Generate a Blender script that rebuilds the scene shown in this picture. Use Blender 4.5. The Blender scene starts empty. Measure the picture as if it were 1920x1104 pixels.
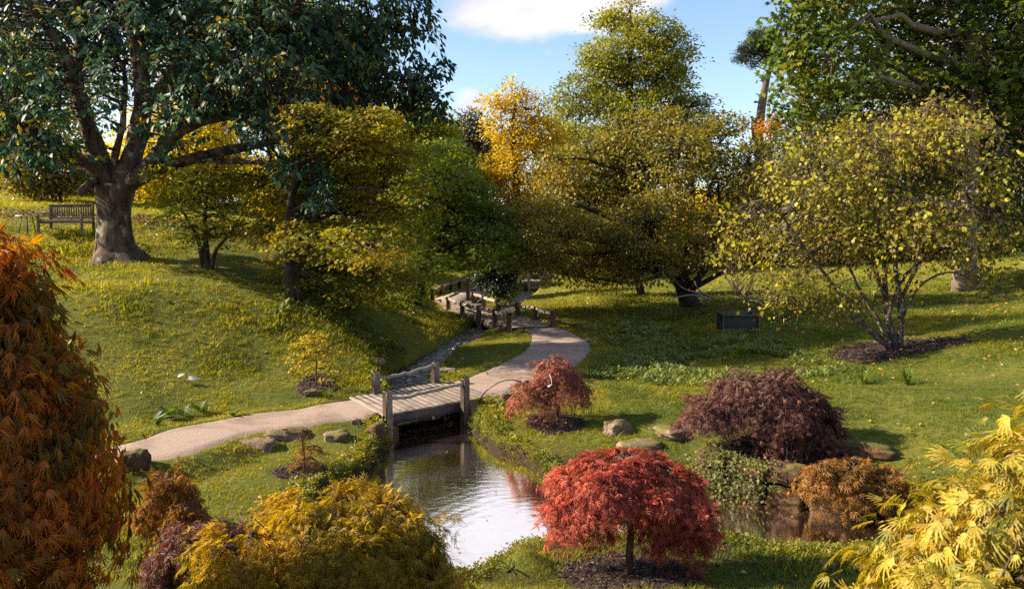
import bpy, bmesh, math, random
import numpy as np
from mathutils import Vector, Matrix

random.seed(5)
rng = np.random.default_rng(11)
C = bpy.context.scene.collection
sc = bpy.context.scene

# ------------------------------------------------------------------ camera, sky, sun, exposure
FPX = 1400.0                      # focal length in pixels of the 1920 px wide photograph
CAMZ = 3.5
PITCH = math.atan(129.0 / FPX)
cam = bpy.data.objects.new('camera', bpy.data.cameras.new('camera'))
C.objects.link(cam)
cam.location = (0, 0, CAMZ)
cam.rotation_euler = (math.pi / 2 - PITCH, 0, 0)
cam.data.sensor_width = 36.0
cam.data.lens = 36.0 * FPX / 1920.0
cam.data.clip_start = 0.05
cam.data.clip_end = 3000
cam.data.dof.use_dof = True
cam.data.dof.focus_distance = 13.0
cam.data.dof.aperture_fstop = 4.5
sc.camera = cam

SUN_EL, SUN_DIR = 30.0, (-1.0, 0.04)          # elevation, horizontal direction TO the sun
SUN_STRENGTH, SKY_STRENGTH, EXPOSURE = 5.0, 0.092, 1.45
sun = bpy.data.objects.new('sun', bpy.data.lights.new('sun', 'SUN'))
C.objects.link(sun)
sun.data.energy = SUN_STRENGTH
sun.data.angle = math.radians(0.5)
sun.data.color = (1.0, 0.87, 0.66)
_el = math.radians(SUN_EL)
_n = math.hypot(*SUN_DIR)
to_sun = Vector((SUN_DIR[0] / _n * math.cos(_el), SUN_DIR[1] / _n * math.cos(_el), math.sin(_el)))
sun.rotation_euler = to_sun.to_track_quat('Z', 'Y').to_euler()
sun.location = (-40, 20, 40)

sc.view_settings.view_transform = 'Standard'
sc.view_settings.look = 'None'
sc.view_settings.gamma = 1.0
sc.view_settings.use_curve_mapping = False
sc.view_settings.exposure = EXPOSURE
sc.cycles.max_bounces = 8
sc.cycles.diffuse_bounces = 4
sc.cycles.glossy_bounces = 3
sc.cycles.transmission_bounces = 4
sc.cycles.use_denoising = False
sc.cycles.sample_clamp_indirect = 4.0


def ray(px, py):
    u, v = (px - 960.0) / FPX, -(py - 552.0) / FPX
    c, s = math.cos(PITCH), math.sin(PITCH)
    return (u, c + v * s, -s + v * c)


def at(px, py, d):
    """the point d metres north of the camera that stands at this place of the photograph"""
    r = ray(px, py)
    t = d / r[1]
    return (r[0] * t, d, CAMZ + r[2] * t)


def at_z(px, py, z):
    r = ray(px, py)
    t = (z - CAMZ) / r[2]
    return (r[0] * t, r[1] * t, z)


class NT:
    """small helper round a node tree"""
    def __init__(self, tree):
        self.t = tree
        tree.nodes.clear()

    def n(self, typ, ins=None, **props):
        nd = self.t.nodes.new(typ)
        for k, v in props.items():
            setattr(nd, k, v)
        for k, v in (ins or {}).items():
            s = nd.inputs[k]
            if isinstance(v, bpy.types.NodeSocket):
                self.t.links.new(v, s)
            else:
                s.default_value = v
        return nd

    def math(self, op, a, b=0.0, clamp=False):
        return self.n('ShaderNodeMath', {0: a, 1: b}, operation=op, use_clamp=clamp).outputs[0]

    def mix(self, f, a, b, blend='MIX'):
        m = self.n('ShaderNodeMix', data_type='RGBA', blend_type=blend)
        for s, v in ((m.inputs[0], f), (m.inputs[6], a), (m.inputs[7], b)):
            if isinstance(v, bpy.types.NodeSocket):
                self.t.links.new(v, s)
            else:
                s.default_value = v
        return m.outputs[2]

    def ramp(self, f, stops, interp='LINEAR'):
        r = self.n('ShaderNodeValToRGB', {0: f})
        cr = r.color_ramp
        cr.interpolation = interp
        while len(cr.elements) < len(stops):
            cr.elements.new(0.5)
        for e, (p, c) in zip(cr.elements, stops):
            e.position = p
            e.color = (*c, 1) if len(c) == 3 else c
        return r.outputs[0]

    def noise(self, scale, detail=4, vec=None, rough=0.55, dist=0.0):
        n = self.n('ShaderNodeTexNoise', {'Scale': scale, 'Detail': detail, 'Roughness': rough, 'Distortion': dist})
        if vec is not None:
            self.t.links.new(vec, n.inputs['Vector'])
        return n.outputs['Fac']

    def smooth(self, v, a, b, to0=0.0, to1=1.0):
        m = self.n('ShaderNodeMapRange', {0: v, 1: a, 2: b, 3: to0, 4: to1}, interpolation_type='SMOOTHSTEP')
        return m.outputs[0]


def build_world():
    w = bpy.data.worlds.new('World')
    sc.world = w
    w.use_nodes = True
    t = NT(w.node_tree)
    sky = t.n('ShaderNodeTexSky', sky_type='NISHITA', sun_disc=False)
    sky.sun_elevation = _el
    sky.sun_rotation = math.atan2(to_sun.x, to_sun.y)
    sky.altitude = 60
    sky.air_density = 1.0
    sky.dust_density = 0.8
    sky.ozone_density = 2.2
    geo = t.n('ShaderNodeTexCoord').outputs['Generated']
    sep = t.n('ShaderNodeSeparateXYZ', {0: geo})
    zz = t.math('MAXIMUM', sep.outputs[2], 0.0)
    den = t.math('ADD', zz, 0.22)
    pl = t.n('ShaderNodeCombineXYZ', {0: t.math('DIVIDE', sep.outputs[0], den), 1: t.math('DIVIDE', sep.outputs[1], den), 2: zz}).outputs[0]
    big = t.noise(1.15, 7, pl, 0.56, 0.3)
    sph = t.n('ShaderNodeVectorMath', {0: geo, 1: (1, 1, 1.7)}, operation='MULTIPLY').outputs[0]
    fine = t.noise(7.5, 8, sph, 0.6, 0.25)
    val = t.math('ADD', t.math('MULTIPLY', big, 0.62), t.math('MULTIPLY', fine, 0.55))

    def blob(px, py, rx, ry, amp):
        d = Vector(ray(px, py)).normalized()
        o = t.n('ShaderNodeVectorMath', {0: geo, 1: tuple(d)}, operation='SUBTRACT').outputs[0]
        o = t.n('ShaderNodeVectorMath', {0: o, 1: (FPX / rx, FPX / rx, FPX / ry)}, operation='MULTIPLY').outputs[0]
        ln = t.n('ShaderNodeVectorMath', {0: o}, operation='LENGTH').outputs['Value']
        return t.smooth(ln, 1.25, 0.15, 0.0, amp)
    add = None
    for b in ((1010, -5, 190, 105, 0.34), (1180, -20, 130, 100, 0.34), (880, -190, 420, 120, 0.22), (1030, 106, 26, 16, 0.22), (940, 141, 26, 15, 0.18),
              (885, 185, 50, 38, 0.26), (1465, 15, 50, 45, 0.16), (1035, 175, 40, 26, 0.16)):
        v = blob(*b)
        add = v if add is None else t.math('ADD', add, v)
    # open blue in the gap between the crowns
    hole = t.math('ADD', blob(1350, 120, 260, 190, -0.36), blob(1010, 150, 230, 90, -0.32))
    val = t.math('ADD', t.math('ADD', val, add), hole)
    dens = t.smooth(val, 0.55, 0.76)
    shade = t.smooth(t.noise(5.0, 5, sph, 0.55), 0.3, 0.7)
    cloud = t.mix(shade, (3.3, 3.2, 3.8, 1), (5.0, 4.75, 4.85, 1))
    pale = t.mix(t.smooth(zz, 0.0, 0.30, 0.18, 0.0), sky.outputs[0], (4.6, 5.0, 6.0, 1))
    col = t.mix(t.math('MULTIPLY', dens, 0.93), pale, cloud)
    bg = t.n('ShaderNodeBackground', {'Color': col, 'Strength': SKY_STRENGTH})
    out = t.n('ShaderNodeOutputWorld')
    w.node_tree.links.new(bg.outputs[0], out.inputs[0])


build_world()

# ------------------------------------------------------------------ terrain
POND_Z = -0.45


def catmull(pts, n):
    p = np.array(pts, float)
    if len(p) < 3:
        f = np.linspace(0, 1, n)[:, None]
        return p[0] * (1 - f) + p[-1] * f
    q = np.vstack([2 * p[0] - p[1], p, 2 * p[-1] - p[-2]])
    out = []
    m = 12
    for i in range(len(p) - 1):
        a, b, c, d = q[i:i + 4]
        for k in range(m):
            s = k / m
            out.append(0.5 * (2 * b + (c - a) * s + (2 * a - 5 * b + 4 * c - d) * s * s + (3 * b - 3 * c + d - a) * s ** 3))
    out.append(p[-1])
    out = np.array(out)
    L = np.concatenate([[0], np.cumsum(np.linalg.norm(np.diff(out, axis=0), axis=1))])
    f = np.linspace(0, L[-1], n)
    return np.stack([np.interp(f, L, out[:, k]) for k in range(p.shape[1])], 1)


def zpts(px, z):
    return [at_z(x, y, z)[:2] for x, y in px]


pond_poly = np.array(catmull(zpts([(735, 797), (730, 842), (705, 872), (668, 902)], POND_Z)
    + [(-2.75, 10.6), (-2.6, 9.4), (-2.2, 8.4), (-1.7, 7.6), (-1.1, 7.5)]
    + zpts([(850, 1096), (872, 1086), (915, 1068), (935, 1043), (982, 1017), (1042, 1011), (1180, 1004), (1340, 999), (1405, 1012), (1480, 1027), (1545, 1028)], POND_Z)
    + [(5.2, 8.9), (8.0, 8.0), (8.4, 9.0), (5.6, 9.9)]
    + zpts([(1548, 966), (1452, 946), (1400, 938), (1312, 913), (1240, 908), (1130, 920), (1025, 901), (1008, 884), (978, 861), (930, 846), (897, 821), (880, 795)], POND_Z)
    + [(-0.95, 15.6), (-1.6, 16.0), (-2.45, 15.6)], 170))

STREAM = np.array([(-1.75, 14.9, .72, -.44), (-2.1, 16.6, .66, -.42), (-2.55, 18.4, .62, -.38), (-2.3, 20.4, .42, -.34), (-2.0, 22.2, .42, -.30), (-1.55, 24.4, .48, -.27),
                   (-1.1, 27, .5, -.27), (-.4, 31, .5, -.26), (.3, 36, .45, -.25), (1.2, 42, .55, -.22), (2.2, 50, .6, -.2), (3, 62, .6, -.1)])
stream_c = catmull(STREAM, 90)

PA_near = zpts([(20, 915), (150, 890), (258, 864), (321, 859), (382, 842), (423, 828), (460, 815), (510, 807), (568, 801), (626, 791), (690, 784), (719, 781)], 0)
PA_far = zpts([(20, 868), (150, 848), (249, 827), (307, 806), (350, 796), (423, 784), (481, 773), (553, 766), (597, 757), (649, 749), (655, 748)], 0)
PB_near = zpts([(921, 744), (975, 728), (1025, 710), (1066, 693), (1096, 673), (1109, 654), (1104, 640), (1078, 624), (1036, 609)], 0)
PB_far = zpts([(842, 716), (872, 707), (912, 691), (950, 674), (981, 655), (995, 637), (990, 623), (976, 616), (957, 612)], 0)
paths = []
for a, b, n in ((PA_near, PA_far, 60), (PB_near, PB_far, 60)):
    paths.append((catmull(a, n), catmull(b, n)))
path_polys = [np.vstack([a, b[::-1]]) for a, b in paths]
DECK = np.array(zpts([(655, 748), (718, 781), (921, 744), (842, 716)], 0))     # BL FL FR BR
BW1 = np.array([(-0.05, 25.3), (1.45, 25.9), (-1.72, 33.4), (-2.75, 31.2)])      # far boardwalk, first leg
BW2 = np.array([(-3.75, 34.2), (-1.72, 33.4), (-0.4, 42.0), (-2.0, 43.0)])

ctrl = [at(*q) for q in (
    (222, 490, 22), (125, 437, 23.5), (150, 392, 32), (30, 380, 42), (300, 402, 34), (388, 502, 21), (545, 562, 19.5), (430, 600, 17.7), (300, 650, 16.2), (300, 770, 14.2),
    (430, 775, 13.95), (592, 708, 16), (600, 754, 14.8), (700, 640, 19), (700, 590, 22), (750, 570, 27), (795, 586, 29), (700, 500, 32), (470, 430, 28), (600, 460, 35), (870, 512, 43), (830, 690, 19.5),
    (1150, 620, 24), (1300, 595, 27), (1383, 622, 22.5), (1685, 655, 18.1), (1300, 563, 30.5), (1808, 546, 33.3), (1100, 541, 37), (1250, 541, 36), (1550, 700, 16.2), (1200, 700, 17.4),
    (1150, 760, 14.5), (1430, 832, 11.7), (1700, 800, 11.5), (1850, 720, 13.2), (1900, 650, 16), (1900, 565, 25.5), (1043, 783, 13.7), (1000, 850, 12.1), (1180, 1075, 8.05),
    (1450, 1080, 7.9), (1600, 1060, 8.3), (450, 880, 11.2), (600, 850, 11.9), (300, 895, 10.5), (900, 670, 20), (950, 650, 21.3), (1330, 870, 11.5), (1500, 900, 10.9), (160, 560, 17.2), (230, 690, 15.2))]
ctrl += [(-3.3, 13.0, 0), (-6.5, 12.0, 0.0), (-9.5, 11.2, 0.1), (-1.9, 15.2, -.05), (0.6, 17.5, 0.0), (2.2, 21.5, 0), (0.6, 25.5, 0.02), (-1.5, 30, .1), (-2.7, 27.3, .12), (-3.3, 31.5, .10), (-4.3, 34.5, .2), (-2.7, 24.2, .12), (-3.1, 21.5, .15),
         (-12, 16, 1.1), (-16, 14, 1.5), (-12, 12, .5), (-3.5, 9, -.12), (-4, 7.4, -.05), (0, 7, -.12), (3, 7.2, -.15), (6, 7, 0.1), (-4, 5, .6), (0, 5, .55), (4, 5, .7),
         (-4, 3, 1.2), (0, 3, 1.35), (4, 3, 1.4), (-6, 0, 1.9), (0, 0, 1.9), (6, 0, 1.9), (0, -8, 2.4), (-12, 2, 2.0), (12, 2, 2.0), (-30, -5, 3), (30, -5, 3), (12, 9, .9), (20, 15, 1.7), (40, 30, 3),
         (-30, 10, 3.0), (-40, 30, 5.5), (-20, 22, 3.4), (-45, 60, 6.5), (-20, 50, 4.9), (-8, 50, 3.0), (0, 60, 1.4), (12, 45, 1.0), (30, 60, 2.5), (60, 60, 4), (0, 110, 3), (-60, 110, 7), (60, 110, 5),
         (-150, 200, 9), (0, 250, 5), (150, 200, 7), (-150, 0, 5), (150, 0, 5), (0, -80, 4)]
ctrl = np.array(ctrl)
_mqc = 1.6 ** 2


def _phi(a, b):
    return np.sqrt(((a[:, None, :2] - b[None, :, :2]) ** 2).sum(-1) + _mqc)


_A = _phi(ctrl, ctrl)
_wts = np.linalg.solve(_A - 0.05 * np.eye(len(ctrl)), ctrl[:, 2])


def poly_sd(P, poly, closed=True):
    """signed distance to a polygon, negative inside"""
    a = poly
    b = np.roll(poly, -1, 0) if closed else poly[1:]
    if not closed:
        a = poly[:-1]
    out = np.empty(len(P))
    for s in range(0, len(P), 20000):
        p = P[s:s + 20000, None, :]
        ab = (b - a)[None]
        t = np.clip(((p - a) * ab).sum(-1) / ((ab ** 2).sum(-1) + 1e-12), 0, 1)
        d = np.sqrt((((a + t[..., None] * ab) - p) ** 2).sum(-1)).min(1)
        if closed:
            y, x = p[..., 1], p[..., 0]
            c = ((a[None, :, 1] > y) != (b[None, :, 1] > y)) & (x < (b - a)[None, :, 0] * (y - a[None, :, 1]) / ((b - a)[None, :, 1] + 1e-12) + a[None, :, 0])
            d = np.where(c.sum(1) % 2 == 1, -d, d)
        out[s:s + 20000] = d
    return out


def stream_sd(P):
    """distance to the water of the stream (negative in it) and the water level there"""
    d = np.empty(len(P)); wl = np.empty(len(P))
    for s in range(0, len(P), 20000):
        p = P[s:s + 20000]
        D = np.sqrt(((p[:, None, :] - stream_c[None, :, :2]) ** 2).sum(-1))
        k = D.argmin(1)
        d[s:s + 20000] = D[np.arange(len(p)), k] - stream_c[k, 2]
        wl[s:s + 20000] = stream_c[k, 3]
    return d, wl


def bumps(P, f, seed=0):
    r = np.random.default_rng(seed)
    z = np.zeros(len(P))
    for k in range(6):
        a = r.uniform(0, 6.28); w = f * r.uniform(.6, 1.7)
        z += np.sin((P[:, 0] * math.cos(a) + P[:, 1] * math.sin(a)) * w + r.uniform(0, 6.28)) / 6
    return z


def water_info(P):
    """(signed distance to water, water level)"""
    sd = np.full(len(P), 50.0); wl = np.full(len(P), POND_Z)
    m = (P[:, 0] > -8) & (P[:, 0] < 14) & (P[:, 1] > 4) & (P[:, 1] < 75)
    if m.any():
        q = P[m]
        d1 = poly_sd(q, pond_poly)
        d2, w2 = stream_sd(q)
        # wobble the shore a little
        wob = bumps(q, 5.0, 3) * 0.07 + bumps(q, 14.0, 4) * 0.03
        use2 = d2 < d1
        sd[m] = np.where(use2, d2, d1) + wob
        wl[m] = np.where(use2 & (q[:, 1] > 15.2), w2, POND_Z)
    return sd, wl


def path_sd(P):
    d = np.full(len(P), 50.0)
    m = (P[:, 0] > -20) & (P[:, 0] < 6) & (P[:, 1] > 8) & (P[:, 1] < 46)
    if m.any():
        q = P[m]
        v = np.minimum(poly_sd(q, path_polys[0]), poly_sd(q, path_polys[1]))
        d[m] = v
    return d


def deck_sd(P):
    d = np.full(len(P), 50.0)
    m = (P[:, 0] > -8) & (P[:, 0] < 6) & (P[:, 1] > 8) & (P[:, 1] < 48)
    if m.any():
        q = P[m]
        d[m] = np.minimum(np.minimum(poly_sd(q, DECK), poly_sd(q, BW1)), poly_sd(q, BW2))
    return d


def ground_z(P):
    P = np.atleast_2d(np.asarray(P, float))[:, :2]
    z = np.empty(len(P))
    for s in range(0, len(P), 20000):
        z[s:s + 20000] = _phi(P[s:s + 20000], ctrl) @ _wts
    z += bumps(P, 1.3, 1) * 0.10 + bumps(P, 4.5, 2) * 0.035
    mx, my, _ = at_z(985, 1046, -.2)
    z += .24 * np.exp(-((P[:, 0] - mx) ** 2 / .10 + (P[:, 1] - my) ** 2 / .05))
    ps = path_sd(P)
    f = np.clip((ps - 0.0) / 0.7, 0, 1)
    f = f * f * (3 - 2 * f)
    z = z * f + (1 - f) * np.minimum(z, 0.0) * 0
    z = np.where(ps < 0.0, -0.03, z)
    ds = deck_sd(P)
    f = np.clip((ds + .1) / 0.5, 0, 1)
    z = np.where(ds < 0.4, np.minimum(z, -0.16 + f * 0.3), z)
    sd, wl = water_info(P)
    s = np.maximum(sd, 0)
    rise = wl - 0.04 + 0.42 * (1 - np.exp(-s / 0.14)) + 0.75 * s
    zo = np.minimum(z, rise)
    zo = np.maximum(zo, wl - 0.04 + 0.16 * np.clip(s / 0.3, 0, 1))
    zi = wl - 0.04 - np.clip(-sd * 0.9, 0, 0.45)
    return np.where(sd < 50, np.where(sd > 0, np.where(sd < 6, zo, z), zi), z)


def gz(x, y):
    return float(ground_z(np.array([[x, y]]))[0])


# ------------------------------------------------------------------ object helpers
def tag(o, label=None, cat=None, group=None, kind=None):
    if label: o['label'] = label
    if cat: o['category'] = cat
    if group: o['group'] = group
    if kind: o['kind'] = kind
    return o


def thing(name, label, cat, loc, group=None, rotz=0.0):
    o = bpy.data.objects.new(name, None)
    C.objects.link(o)
    o.empty_display_size = 0.2
    o.location = loc
    o.rotation_euler = (0, 0, rotz)
    return tag(o, label, cat, group)


def raw_mesh(name, V, T, mat, smooth=False):
    """V (n,3) vertices, T (m,3) triangles or (m,4) quads"""
    V = np.asarray(V, np.float32); T = np.asarray(T, np.int32)
    me = bpy.data.meshes.new(name)
    me.vertices.add(len(V))
    me.vertices.foreach_set('co', V.ravel())
    k = T.shape[1] if len(T) else 3
    me.loops.add(T.size)
    me.loops.foreach_set('vertex_index', T.ravel())
    me.polygons.add(len(T))
    me.polygons.foreach_set('loop_start', np.arange(0, T.size, k, dtype=np.int32))
    me.polygons.foreach_set('loop_total', np.full(len(T), k, np.int32))
    if smooth:
        me.polygons.foreach_set('use_smooth', np.ones(len(T), bool))
    me.update(calc_edges=True)
    me.materials.append(mat)
    return me


def mesh_obj(name, V, T, mat, parent=None, smooth=False, kind=None, world=True):
    V = np.asarray(V, float)
    if parent is not None and world:
        V = V - np.array(parent.matrix_basis.translation if parent.parent is None else (parent.parent.matrix_basis.translation + parent.matrix_basis.translation))
    o = bpy.data.objects.new(name, raw_mesh(name, V, T, mat, smooth))
    C.objects.link(o)
    if parent is not None:
        o.parent = parent
    if kind: o['kind'] = kind
    return o


class MB:
    """collects quads/triangles (as triangles) of one mesh"""
    def __init__(self):
        self.V = []; self.T = []; self.n = 0

    def add(self, V, T):
        V = np.asarray(V, float); T = np.asarray(T, int)
        if T.shape[1] == 4:
            T = np.vstack([T[:, [0, 1, 2]], T[:, [0, 2, 3]]])
        self.V.append(V); self.T.append(T + self.n); self.n += len(V)

    def box(self, c, size, ax=None, bev=0.0):
        """box with centre c, size (x,y,z), axes ax rows"""
        ax = np.eye(3) if ax is None else np.array(ax, float)
        h = np.array(size) / 2.0
        b = min(bev, h.min() * .45)
        if b <= 0:
            s = np.array([(x, y, z) for x in (-1, 1) for y in (-1, 1) for z in (-1, 1)], float) * h
            F = [(0, 1, 3, 2), (4, 6, 7, 5), (0, 4, 5, 1), (2, 3, 7, 6), (0, 2, 6, 4), (1, 5, 7, 3)]
            self.add(s @ ax + np.array(c), F)
            return
        # bevelled box: hull of three shrunken boxes
        pts = []
        for k in range(3):
            hh = h - b; hh[k] = h[k]
            for x in (-1, 1):
                for y in (-1, 1):
                    for z in (-1, 1):
                        pts.append((x * hh[0], y * hh[1], z * hh[2]))
        idx = lambda k, x, y, z: k * 8 + (x > 0) * 4 + (y > 0) * 2 + (z > 0)
        F = []
        for s in (-1, 1):
            q = [idx(0, s, -1, -1), idx(0, s, 1, -1), idx(0, s, 1, 1), idx(0, s, -1, 1)]; F.append(q if s > 0 else q[::-1])
            q = [idx(1, -1, s, -1), idx(1, -1, s, 1), idx(1, 1, s, 1), idx(1, 1, s, -1)]; F.append(q if s > 0 else q[::-1])
            q = [idx(2, -1, -1, s), idx(2, 1, -1, s), idx(2, 1, 1, s), idx(2, -1, 1, s)]; F.append(q if s > 0 else q[::-1])
        for a in (-1, 1):
            for d in (-1, 1):
                F.append([idx(0, a, d, -1), idx(0, a, d, 1), idx(1, a, d, 1), idx(1, a, d, -1)])
                F.append([idx(0, a, -1, d), idx(0, a, 1, d), idx(2, a, 1, d), idx(2, a, -1, d)])
                F.append([idx(1, -1, a, d), idx(1, 1, a, d), idx(2, 1, a, d), idx(2, -1, a, d)])
        T3 = [(idx(0, x, y, z), idx(1, x, y, z), idx(2, x, y, z)) for x in (-1, 1) for y in (-1, 1) for z in (-1, 1)]
        P = np.array(pts) @ ax + np.array(c)
        self.add(P, F)
        self.V.append(np.zeros((0, 3))); self.T.append(np.array(T3) + self.n - 24)

    def tube(self, pts, rad, sides=8, cap=True, jitter=0.0):
        V, T = tubes(np.array([pts], float), np.array([rad], float), sides)
        if jitter:
            V = V + rng.normal(0, jitter, V.shape)
        self.add(V, T)
        if cap:
            n = len(pts)
            base = self.n - len(V)
            for ring, flip in ((0, True), (n - 1, False)):
                c = V[ring * sides:(ring + 1) * sides].mean(0)
                self.V.append(c[None]); ci = self.n; self.n += 1
                a = base + ring * sides + np.arange(sides); b = base + ring * sides + (np.arange(sides) + 1) % sides
                tt = np.stack([a, b, np.full(sides, ci)], 1)
                self.T.append(tt[:, ::-1] if flip else tt)

    def build(self, name, mat, parent=None, smooth=False, kind=None):
        return mesh_obj(name, np.vstack(self.V), np.vstack(self.T), mat, parent, smooth, kind)


def norm(v):
    return v / (np.linalg.norm(v, axis=-1, keepdims=True) + 1e-9)


def tubes(P, R, sides):
    """P (N,K,3) polylines, R (N,K) radii -> vertices, triangles"""
    N, K, _ = P.shape
    tg = np.empty_like(P)
    tg[:, 1:-1] = P[:, 2:] - P[:, :-2]; tg[:, 0] = P[:, 1] - P[:, 0]; tg[:, -1] = P[:, -1] - P[:, -2]
    tg = norm(tg)
    ref = np.where(np.abs(tg[:, :1, 2:3]) > .8, np.array([[[1., 0, 0]]]), np.array([[[0, 0, 1.]]]))
    u = norm(np.cross(tg, np.broadcast_to(ref, tg.shape)))
    v = np.cross(tg, u)
    a = np.arange(sides) * 2 * math.pi / sides
    V = P[:, :, None, :] + R[:, :, None, None] * (np.cos(a)[None, None, :, None] * u[:, :, None, :] + np.sin(a)[None, None, :, None] * v[:, :, None, :])
    V = V.reshape(-1, 3)
    k = np.arange(K - 1)[:, None] * sides; j = np.arange(sides)[None]; jn = (j + 1) % sides
    q = np.stack([k + j, k + jn, k + sides + jn, k + sides + j], -1).reshape(-1, 4)
    T = np.vstack([q[:, [0, 1, 2]], q[:, [0, 2, 3]]])
    T = (np.arange(N)[:, None, None] * (K * sides) + T[None]).reshape(-1, 3)
    return V, T


# ------------------------------------------------------------------ materials
def leaf_mat(name, cols, trans=0.4, rough=0.5, patch=0.9, spec=0.35, patch_amt=0.5, gain=1.0):
    """colours of single leaves, drawn per leaf with drifts from bough to bough; leaves let light through"""
    m = bpy.data.materials.new(name); m.use_nodes = True
    t = NT(m.node_tree)
    isl = t.n('ShaderNodeNewGeometry').outputs['Random Per Island']
    obr = t.n('ShaderNodeObjectInfo').outputs['Random']
    pos = t.n('ShaderNodeNewGeometry').outputs['Position']
    nz = t.smooth(t.noise(patch, 3, pos), 0.3, 0.7)
    r = t.math('FRACT', t.math('ADD', isl, obr))
    f = t.math('ADD', t.math('MULTIPLY', r, 1 - patch_amt), t.math('MULTIPLY', nz, patch_amt))
    stops = [(i / (len(cols) - 1), tuple(x * gain for x in c)) for i, c in enumerate(cols)]
    col = t.ramp(f, stops)
    val = t.math('ADD', t.math('MULTIPLY', t.math('FRACT', t.math('MULTIPLY', r, 7.3)), 0.6), 0.7)
    col = t.n('ShaderNodeHueSaturation', {'Value': val, 'Color': col}).outputs[0]
    b = t.n('ShaderNodeBsdfPrincipled', {'Base Color': col, 'Roughness': rough, 'Specular IOR Level': spec})
    trc = t.n('ShaderNodeHueSaturation', {'Saturation': 1.12, 'Value': 1.35, 'Color': col}).outputs[0]
    tr = t.n('ShaderNodeBsdfTranslucent', {'Color': trc})
    mx = t.n('ShaderNodeMixShader', {0: trans, 1: b.outputs[0], 2: tr.outputs[0]})
    t.n('ShaderNodeOutputMaterial', {0: mx.outputs[0]})
    return m


def solid_mat(name, builder, rough=0.8, spec=0.3):
    m = bpy.data.materials.new(name); m.use_nodes = True
    t = NT(m.node_tree)
    col, bump, bdist = builder(t)
    ins = {'Base Color': col, 'Roughness': rough, 'Specular IOR Level': spec}
    if bump is not None:
        ins['Normal'] = t.n('ShaderNodeBump', {'Height': bump, 'Strength': 0.8, 'Distance': bdist}).outputs[0]
    b = t.n('ShaderNodeBsdfPrincipled', ins)
    t.n('ShaderNodeOutputMaterial', {0: b.outputs[0]})
    return m


def bark_mat(name, dark, light, scale=6.0, lichen=None):
    def f(t):
        pos = t.n('ShaderNodeNewGeometry').outputs['Position']
        st = t.n('ShaderNodeVectorMath', {0: pos, 1: (1, 1, .35)}, operation='MULTIPLY').outputs[0]
        n1 = t.noise(scale, 6, st, .65, .6)
        col = t.ramp(n1, [(.32, dark), (.7, light)])
        if lichen:
            n2 = t.smooth(t.noise(scale * .55, 5, pos, .6, .4), .54, .64)
            col = t.mix(n2, col, (*lichen, 1))
        return col, t.noise(scale * 4, 5, st, .7), 0.03
    return solid_mat(name, f, 0.9, 0.15)


def wood_mat(name, dark, light, along=(1, 9, 9), scale=3.0):
    def f(t):
        oc = t.n('ShaderNodeTexCoord').outputs['Object']
        ob = t.n('ShaderNodeObjectInfo').outputs['Random']
        sh = t.n('ShaderNodeCombineXYZ', {0: t.math('MULTIPLY', ob, 37.0), 1: t.math('MULTIPLY', ob, 11.0)}).outputs[0]
        v = t.n('ShaderNodeVectorMath', {0: oc, 1: sh}, operation='ADD').outputs[0]
        v = t.n('ShaderNodeVectorMath', {0: v, 1: along}, operation='MULTIPLY').outputs[0]
        n1 = t.noise(scale, 6, v, .65, .5)
        n2 = t.noise(1.8, 3, oc)
        col = t.ramp(n1, [(.25, dark), (.75, light)])
        col = t.n('ShaderNodeHueSaturation', {'Value': t.math('ADD', .68, t.math('ADD', t.math('MULTIPLY', ob, .42), t.math('MULTIPLY', n2, .3))), 'Color': col}).outputs[0]
        st = t.smooth(t.noise(2.6, 6, t.n('ShaderNodeNewGeometry').outputs['Position'], .7, .5), .48, .68, 0, .65)
        col = t.mix(st, col, tuple(c * .55 for c in dark) + (1,))
        return col, n1, 0.0018
    return solid_mat(name, f, 0.75, 0.25)


M = {}
M['deck'] = wood_mat('weathered deck board', (.13, .095, .075), (.38, .295, .24), (1.0, 12, 12))
M['post'] = wood_mat('weathered oak post', (.09, .062, .046), (.27, .20, .155), (9, 9, 1.2))
M['rail'] = wood_mat('riven rail', (.12, .09, .07), (.38, .31, .25), (1.2, 9, 9))
M['dark_post'] = wood_mat('dark damp timber', (.055, .042, .036), (.17, .135, .115), (9, 9, 1.2))
M['bench'] = wood_mat('old teak', (.12, .085, .06), (.31, .23, .17), (1.2, 9, 9))
M['bark'] = bark_mat('grey brown bark', (.018, .011, .008), (.17, .112, .085), 5.5, (.25, .22, .16))
M['bark_dark'] = bark_mat('dark bark', (.018, .014, .011), (.075, .055, .042), 6)
M['bark_lichen'] = bark_mat('lichen spotted bark', (.045, .034, .026), (.15, .115, .085), 12, (.27, .27, .22))
M['bark_pine'] = bark_mat('pine bark', (.07, .042, .032), (.20, .13, .105), 3)
M['bark_pale'] = bark_mat('pale bark', (.15, .11, .09), (.33, .26, .21), 6)
M['twig'] = bark_mat('brown twig', (.05, .03, .02), (.16, .10, .065), 14)


def _path(t):
    pos = t.n('ShaderNodeNewGeometry').outputs['Position']
    n1 = t.math('ADD', t.math('MULTIPLY', t.noise(130, 3, pos, .8), .55), t.math('MULTIPLY', t.noise(38, 4, pos, .8), .45))
    n2 = t.noise(.9, 7, pos, .68, .8)
    vo = t.n('ShaderNodeTexVoronoi', {'Scale': 75.0, 'Vector': pos})
    c = t.ramp(n1, [(.25, (.16, .10, .078)), (.5, (.33, .235, .185)), (.78, (.54, .42, .35))])
    c = t.mix(t.smooth(n2, .42, .66, 0, .7), c, (.17, .11, .082, 1))
    c = t.mix(.22, c, vo.outputs['Color'], 'SOFT_LIGHT')
    return c, t.math('ADD', n1, vo.outputs['Distance']), .008


M['path'] = solid_mat('resin bound gravel', _path, .85, .25)


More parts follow.
